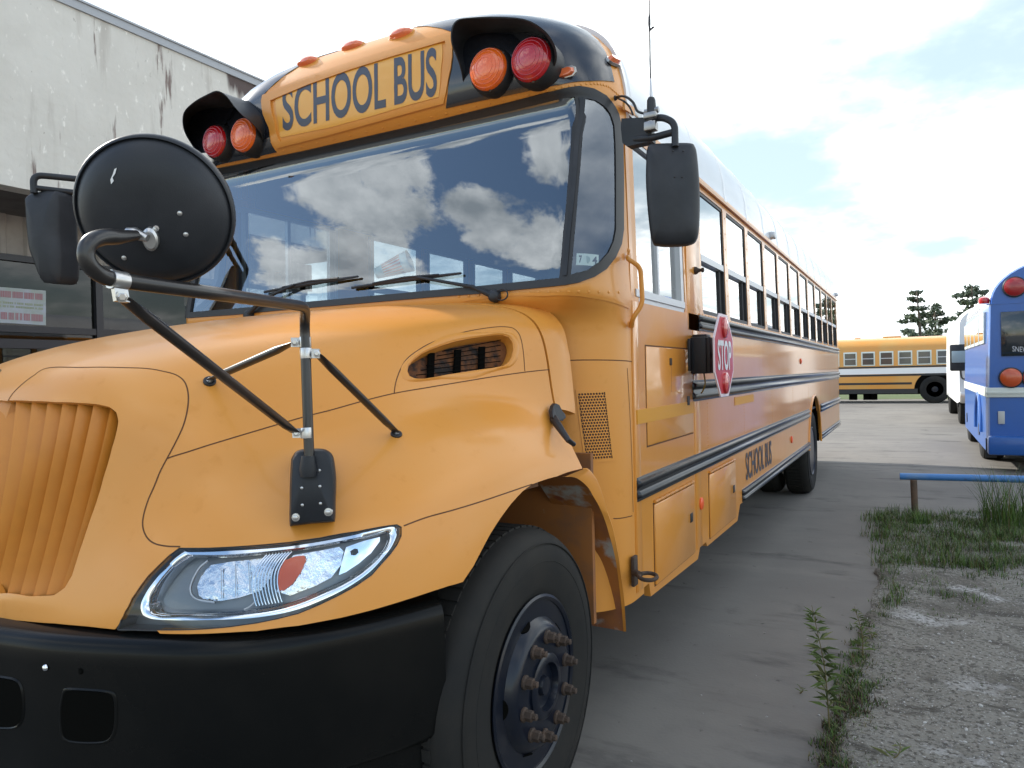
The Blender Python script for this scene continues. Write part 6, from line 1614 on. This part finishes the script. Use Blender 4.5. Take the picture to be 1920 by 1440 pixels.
mb = MB().box((XL-.03, YR+.05, .18), (XL+.1, YR+.07, .45)); mb.build('mud_flap', M['rubber'], BB, smooth=False)
# --- white bus facing the camera beyond it
YW = 20.8; XW0 = at(1794, 680, Y=YW)[0]; W2 = 1.22; cx_ = XW0+W2
WB = empty('white_bus', (cx_, YW+4, 0), 'white bus facing the camera, mostly hidden behind the blue bus', 'bus')
pr_ = bus_section(W2, .55, 1.7, 2.45, .50)
extrude_y(pr_, [(YW, .96), (YW+.12, 1), (YW+6.5, 1)], M['white'], 'body', WB)
MB().box((XW0+.22, YW-.02, 1.55), (XW0+2*W2-.22, YW+.05, 2.35), bev=.05).build('windscreen', mat('bus_dark_glass', (.03, .04, .05), .06, coat=1), WB)
MB().box((XW0+.05, YW-.12, .55), (XW0+2*W2-.05, YW+.1, .85), bev=.05).build('bumper', M['steel'], WB)
c = at(1801, 672, Y=YW-.3)
MB().box((c[0]-.22, YW-.32, c[2]-.30), (c[0]+.18, YW-.2, c[2]+.34), bev=.04).build('side_mirror', M['plastic'], WB)
MB().box((c[0]-.18, YW-.335, c[2]-.1), (c[0]+.14, YW-.315, c[2]+.18), bev=.01).build('mirror_panel', mat('mirror_grey', (.25, .32, .36), .3), WB)
mb = MB(); mb.tube(bend([(c[0], YW-.26, c[2]-.3), (c[0]+.02, YW-.26, c[2]-.5), (c[0]+.4, YW-.1, c[2]-.5)], 5, .08), .02, 8); mb.build('mirror_arm', M['tube'], WB)
small_wheel(XW0+.06, YW+.75, .52, .28, -1, WB); small_wheel(XW0+2*W2-.06, YW+.75, .52, .28, 1, WB); small_wheel(XW0+.02, YW+5.4, .52, .28, -1, WB)
# --- far yellow bus, side on
YF = 33.5
def fz(py, px=1680): return at(px, py, Y=YF)[2]
def fx(px, py=700): return at(px, py, Y=YF)[0]
FB = empty('school_bus', (2, YF+1.2, 0), 'yellow school bus with a white stripe parked side-on across the far lot', 'school bus')
xr = fx(1800)+1.5; xl_ = xr-10.5
z_sk, z_rf = fz(738), fz(631)
zw0, zw1 = fz(685), fz(658)
my = mat('far_yellow_paint', (.62, .265, .04), .4, coat=.4, noise=[(1.2, (.56, .30, .07), .4, .7)])
pr_ = [(0, z_sk), (0, zw1+.12)]+[(1.2-1.2*math.cos(k/10*math.pi/2)**.6*1.0, zw1+.12+(z_rf-zw1-.12)*math.sin(k/10*math.pi/2)) for k in range(1, 11)]
full_ = [(y, z) for y, z in pr_]+[(2.4-y, z) for y, z in pr_[::-1]]; n_ = len(full_)
archx = at(1753, 733, Y=YF)[0]
vs = [(x, YF+y, z) for x in (xl_, xr) for y, z in full_]
MB().add(vs, [(i, i+1, n_+i+1, n_+i) for i in range(n_-1)]+[tuple(range(n_)), tuple(range(n_, 2*n_))]).build('body', my, FB, angle=40)
rr = .56
for k in range(14):
    pass
wx = [fx(p) for p in (1583, 1612)]; pit = (fx(1756)-fx(1582))/5
mdk = mat('far_bus_glass', (.05, .06, .065), .1, coat=.8); 
k = 0; x = fx(1582)
while x > xl_+.5: x -= pit
while x < xr-.7:
    wo_ = MB().box((x, YF-.015, zw0), (x+pit*.76, YF+.01, zw1), bev=.01).build('window', mtrim, FB)
    MB().box((x+.05, YF-.022, zw0+.05), (x+pit*.76-.05, YF-.012, zw1-.06)).build('pane', mdk, wo_, smooth=False)
    MB().box((x+.04, YF-.028, (zw0+zw1)/2-.012), (x+pit*.76-.04, YF-.020, (zw0+zw1)/2+.02)).build('sash_bar', M['alu'], wo_, smooth=False); x += pit
mst = mat('black_stripe', (.02, .02, .02), .5)
def hstripe(pa, pb, name, m, d=.012): MB().box((xl_, YF-d, fz(pb)), (xr, YF+.005, fz(pa))).build(name, m, FB, smooth=False)
hstripe(686.5, 689.5, 'rub_rail', mst); hstripe(690, 701, 'white_stripe', M['white'], .010); hstripe(701.5, 705, 'rub_rail', mst)
MB().box((xl_, YF-.012, fz(721)), (archx-.8, YF+.005, fz(717))).build('rub_rail', mst, FB, smooth=False); MB().box((xl_, YF-.012, fz(738)), (archx-.6, YF+.005, fz(729))).build('skirt_rail', mst, FB, smooth=False)
MB().prism([(archx+.72*math.cos(a), YF-.006, .55+.72*math.sin(a)) for a in np.linspace(-.25, math.pi+.25, 24)], (0, .003, 0)).build('wheel_arch', M['dark'], FB, smooth=False)
small_wheel(archx, YF-.02, .55, .3, -1, FB, axis=(0, 1, 0)); small_wheel(xl_+1.6, YF-.02, .55, .3, -1, FB, axis=(0, 1, 0))
MB().box((xl_+.3, YF+.3, .35), (xr-.3, YF+2.0, z_sk)).build('underbody', M['dark'], FB, smooth=False)
MB().box((fx(1655), YF+.8, z_rf-.03), (fx(1690), YF+1.5, z_rf+.05), bev=.02).build('roof_hatch', my, FB); MB().box((fx(1600), YF+.9, z_rf-.03), (fx(1612), YF+1.3, z_rf+.04), bev=.02).build('roof_hatch', my, FB)
for px in (1590, 1617, 1628): MB().box((fx(px), YF+.3, .12), (fx(px)+.3, YF+.7, .6)).build('underbody_box', M['dark'], FB, smooth=False)
# far grass strip behind the yellow bus
tag(mesh('grass_verge', [(-120, 37.5, .006), (120, 37.5, .006), (120, 160, .006), (-120, 160, .006)], [(0, 1, 2, 3)], ground_mat('far_grass', [(.3, (1, 1), (.09, .11, .04), .4, .6), (3, (1, 1), (.05, .07, .02), .5, .7)], (.07, .10, .03))), kind='structure')
# ================================================================== trees
mneed = [mat('pine_needles_'+n, c, .7, spec=.2) for n, c in (('dark', (.095, .12, .09)), ('mid', (.13, .16, .11)), ('light', (.17, .20, .14)))]  # distance haze put into the needle colours, all three greens paled
mbark = mat('pine_bark', (.09, .07, .055), .9)
def pine(px, pyb, pyt, D_, label, clumps, seed, lean=0.0):
    random.seed(seed); b = at(px, 700, D=D_); base = np.array([b[0], b[1], 0]); tp = at(px+lean, pyt, D=D_)
    root = empty('pine_tree', tuple(base), label, 'tree', 'pine trees beyond the lot')
    MB().tube(spl([base, (base+tp)/2+np.array([.1, 0, 0]), tp], 10), list(np.linspace(.22, .04, 10)), 8).build('trunk', mbark, root)
    mb = MB(); br = MB()
    for (cx, cy, rx, ry) in clumps:
        c = at(cx, cy, D=D_+random.uniform(-1, 1)); RX = rx/F_PX*D_; RZ = ry/F_PX*D_
        tt = np.clip((c[2]-RZ*.6)/tp[2], 0.1, .98); j = base+(tp-base)*tt; br.tube([j, (j+c)/2+np.array([0, 0, -.1]), c], [.06, .04, .02], 6)
        n = int(55*max(1, RX*RZ*1.4))
        for k in range(n):
            v = np.random.normal(size=3); v /= np.linalg.norm(v); rr = np.random.random()**.45
            p = c+np.array([v[0]*RX*rr, v[1]*RX*rr, v[2]*RZ*rr]); s_ = random.uniform(.10, .24)
            for q in range(2):
                a = np.random.normal(size=3); a /= np.linalg.norm(a); b2 = np.cross(a, np.random.normal(size=3)); b2 /= np.linalg.norm(b2)
                mb.add([p-a*s_-b2*s_*.35, p+a*s_-b2*s_*.2, p+a*s_*.8+b2*s_*.4, p-a*s_*.7+b2*s_*.35], [(0, 1, 2, 3)], random.choices([0, 1, 2], [4, 4, 2])[0])
    br.build('branches', mbark, root); tag(mb.build('crown', None, root, mats=mneed, smooth=False), kind='stuff')
pine(1727, 640, 546, 62, 'tall thin pine with a layered crown behind the far yellow bus', [(1716,549,11,4),(1722,563,13,5),(1708,560,7,3),(1712,578,10,4),(1726,578,12,5),(1730,590,8,8),(1706,593,12,4),(1694,602,11,4),(1716,600,9,4),(1703,622,12,5),(1712,628,9,4),(1728,608,7,8)], 2, -8)
pine(1752, 640, 568, 64, 'bushier pine with a dark round lower crown, second from the left behind the yellow bus', [(1752,577,12,8),(1744,590,10,6),(1762,588,9,5),(1745,612,18,14),(1738,626,14,9),(1756,625,14,9),(1778,598,11,4),(1768,604,10,5),(1782,620,9,4),(1750,600,12,8)], 4)
pine(1822, 640, 536, 60, 'tallest pine with a broad open crown rising behind the blue bus', [(1822,540,14,6),(1815,552,12,6),(1832,550,12,6),(1798,554,11,4),(1806,566,11,6),(1826,566,16,8),(1842,563,8,8),(1808,588,13,5),(1800,598,10,4),(1846,548,7,3),(1822,580,14,6),(1835,585,12,6)], 6)
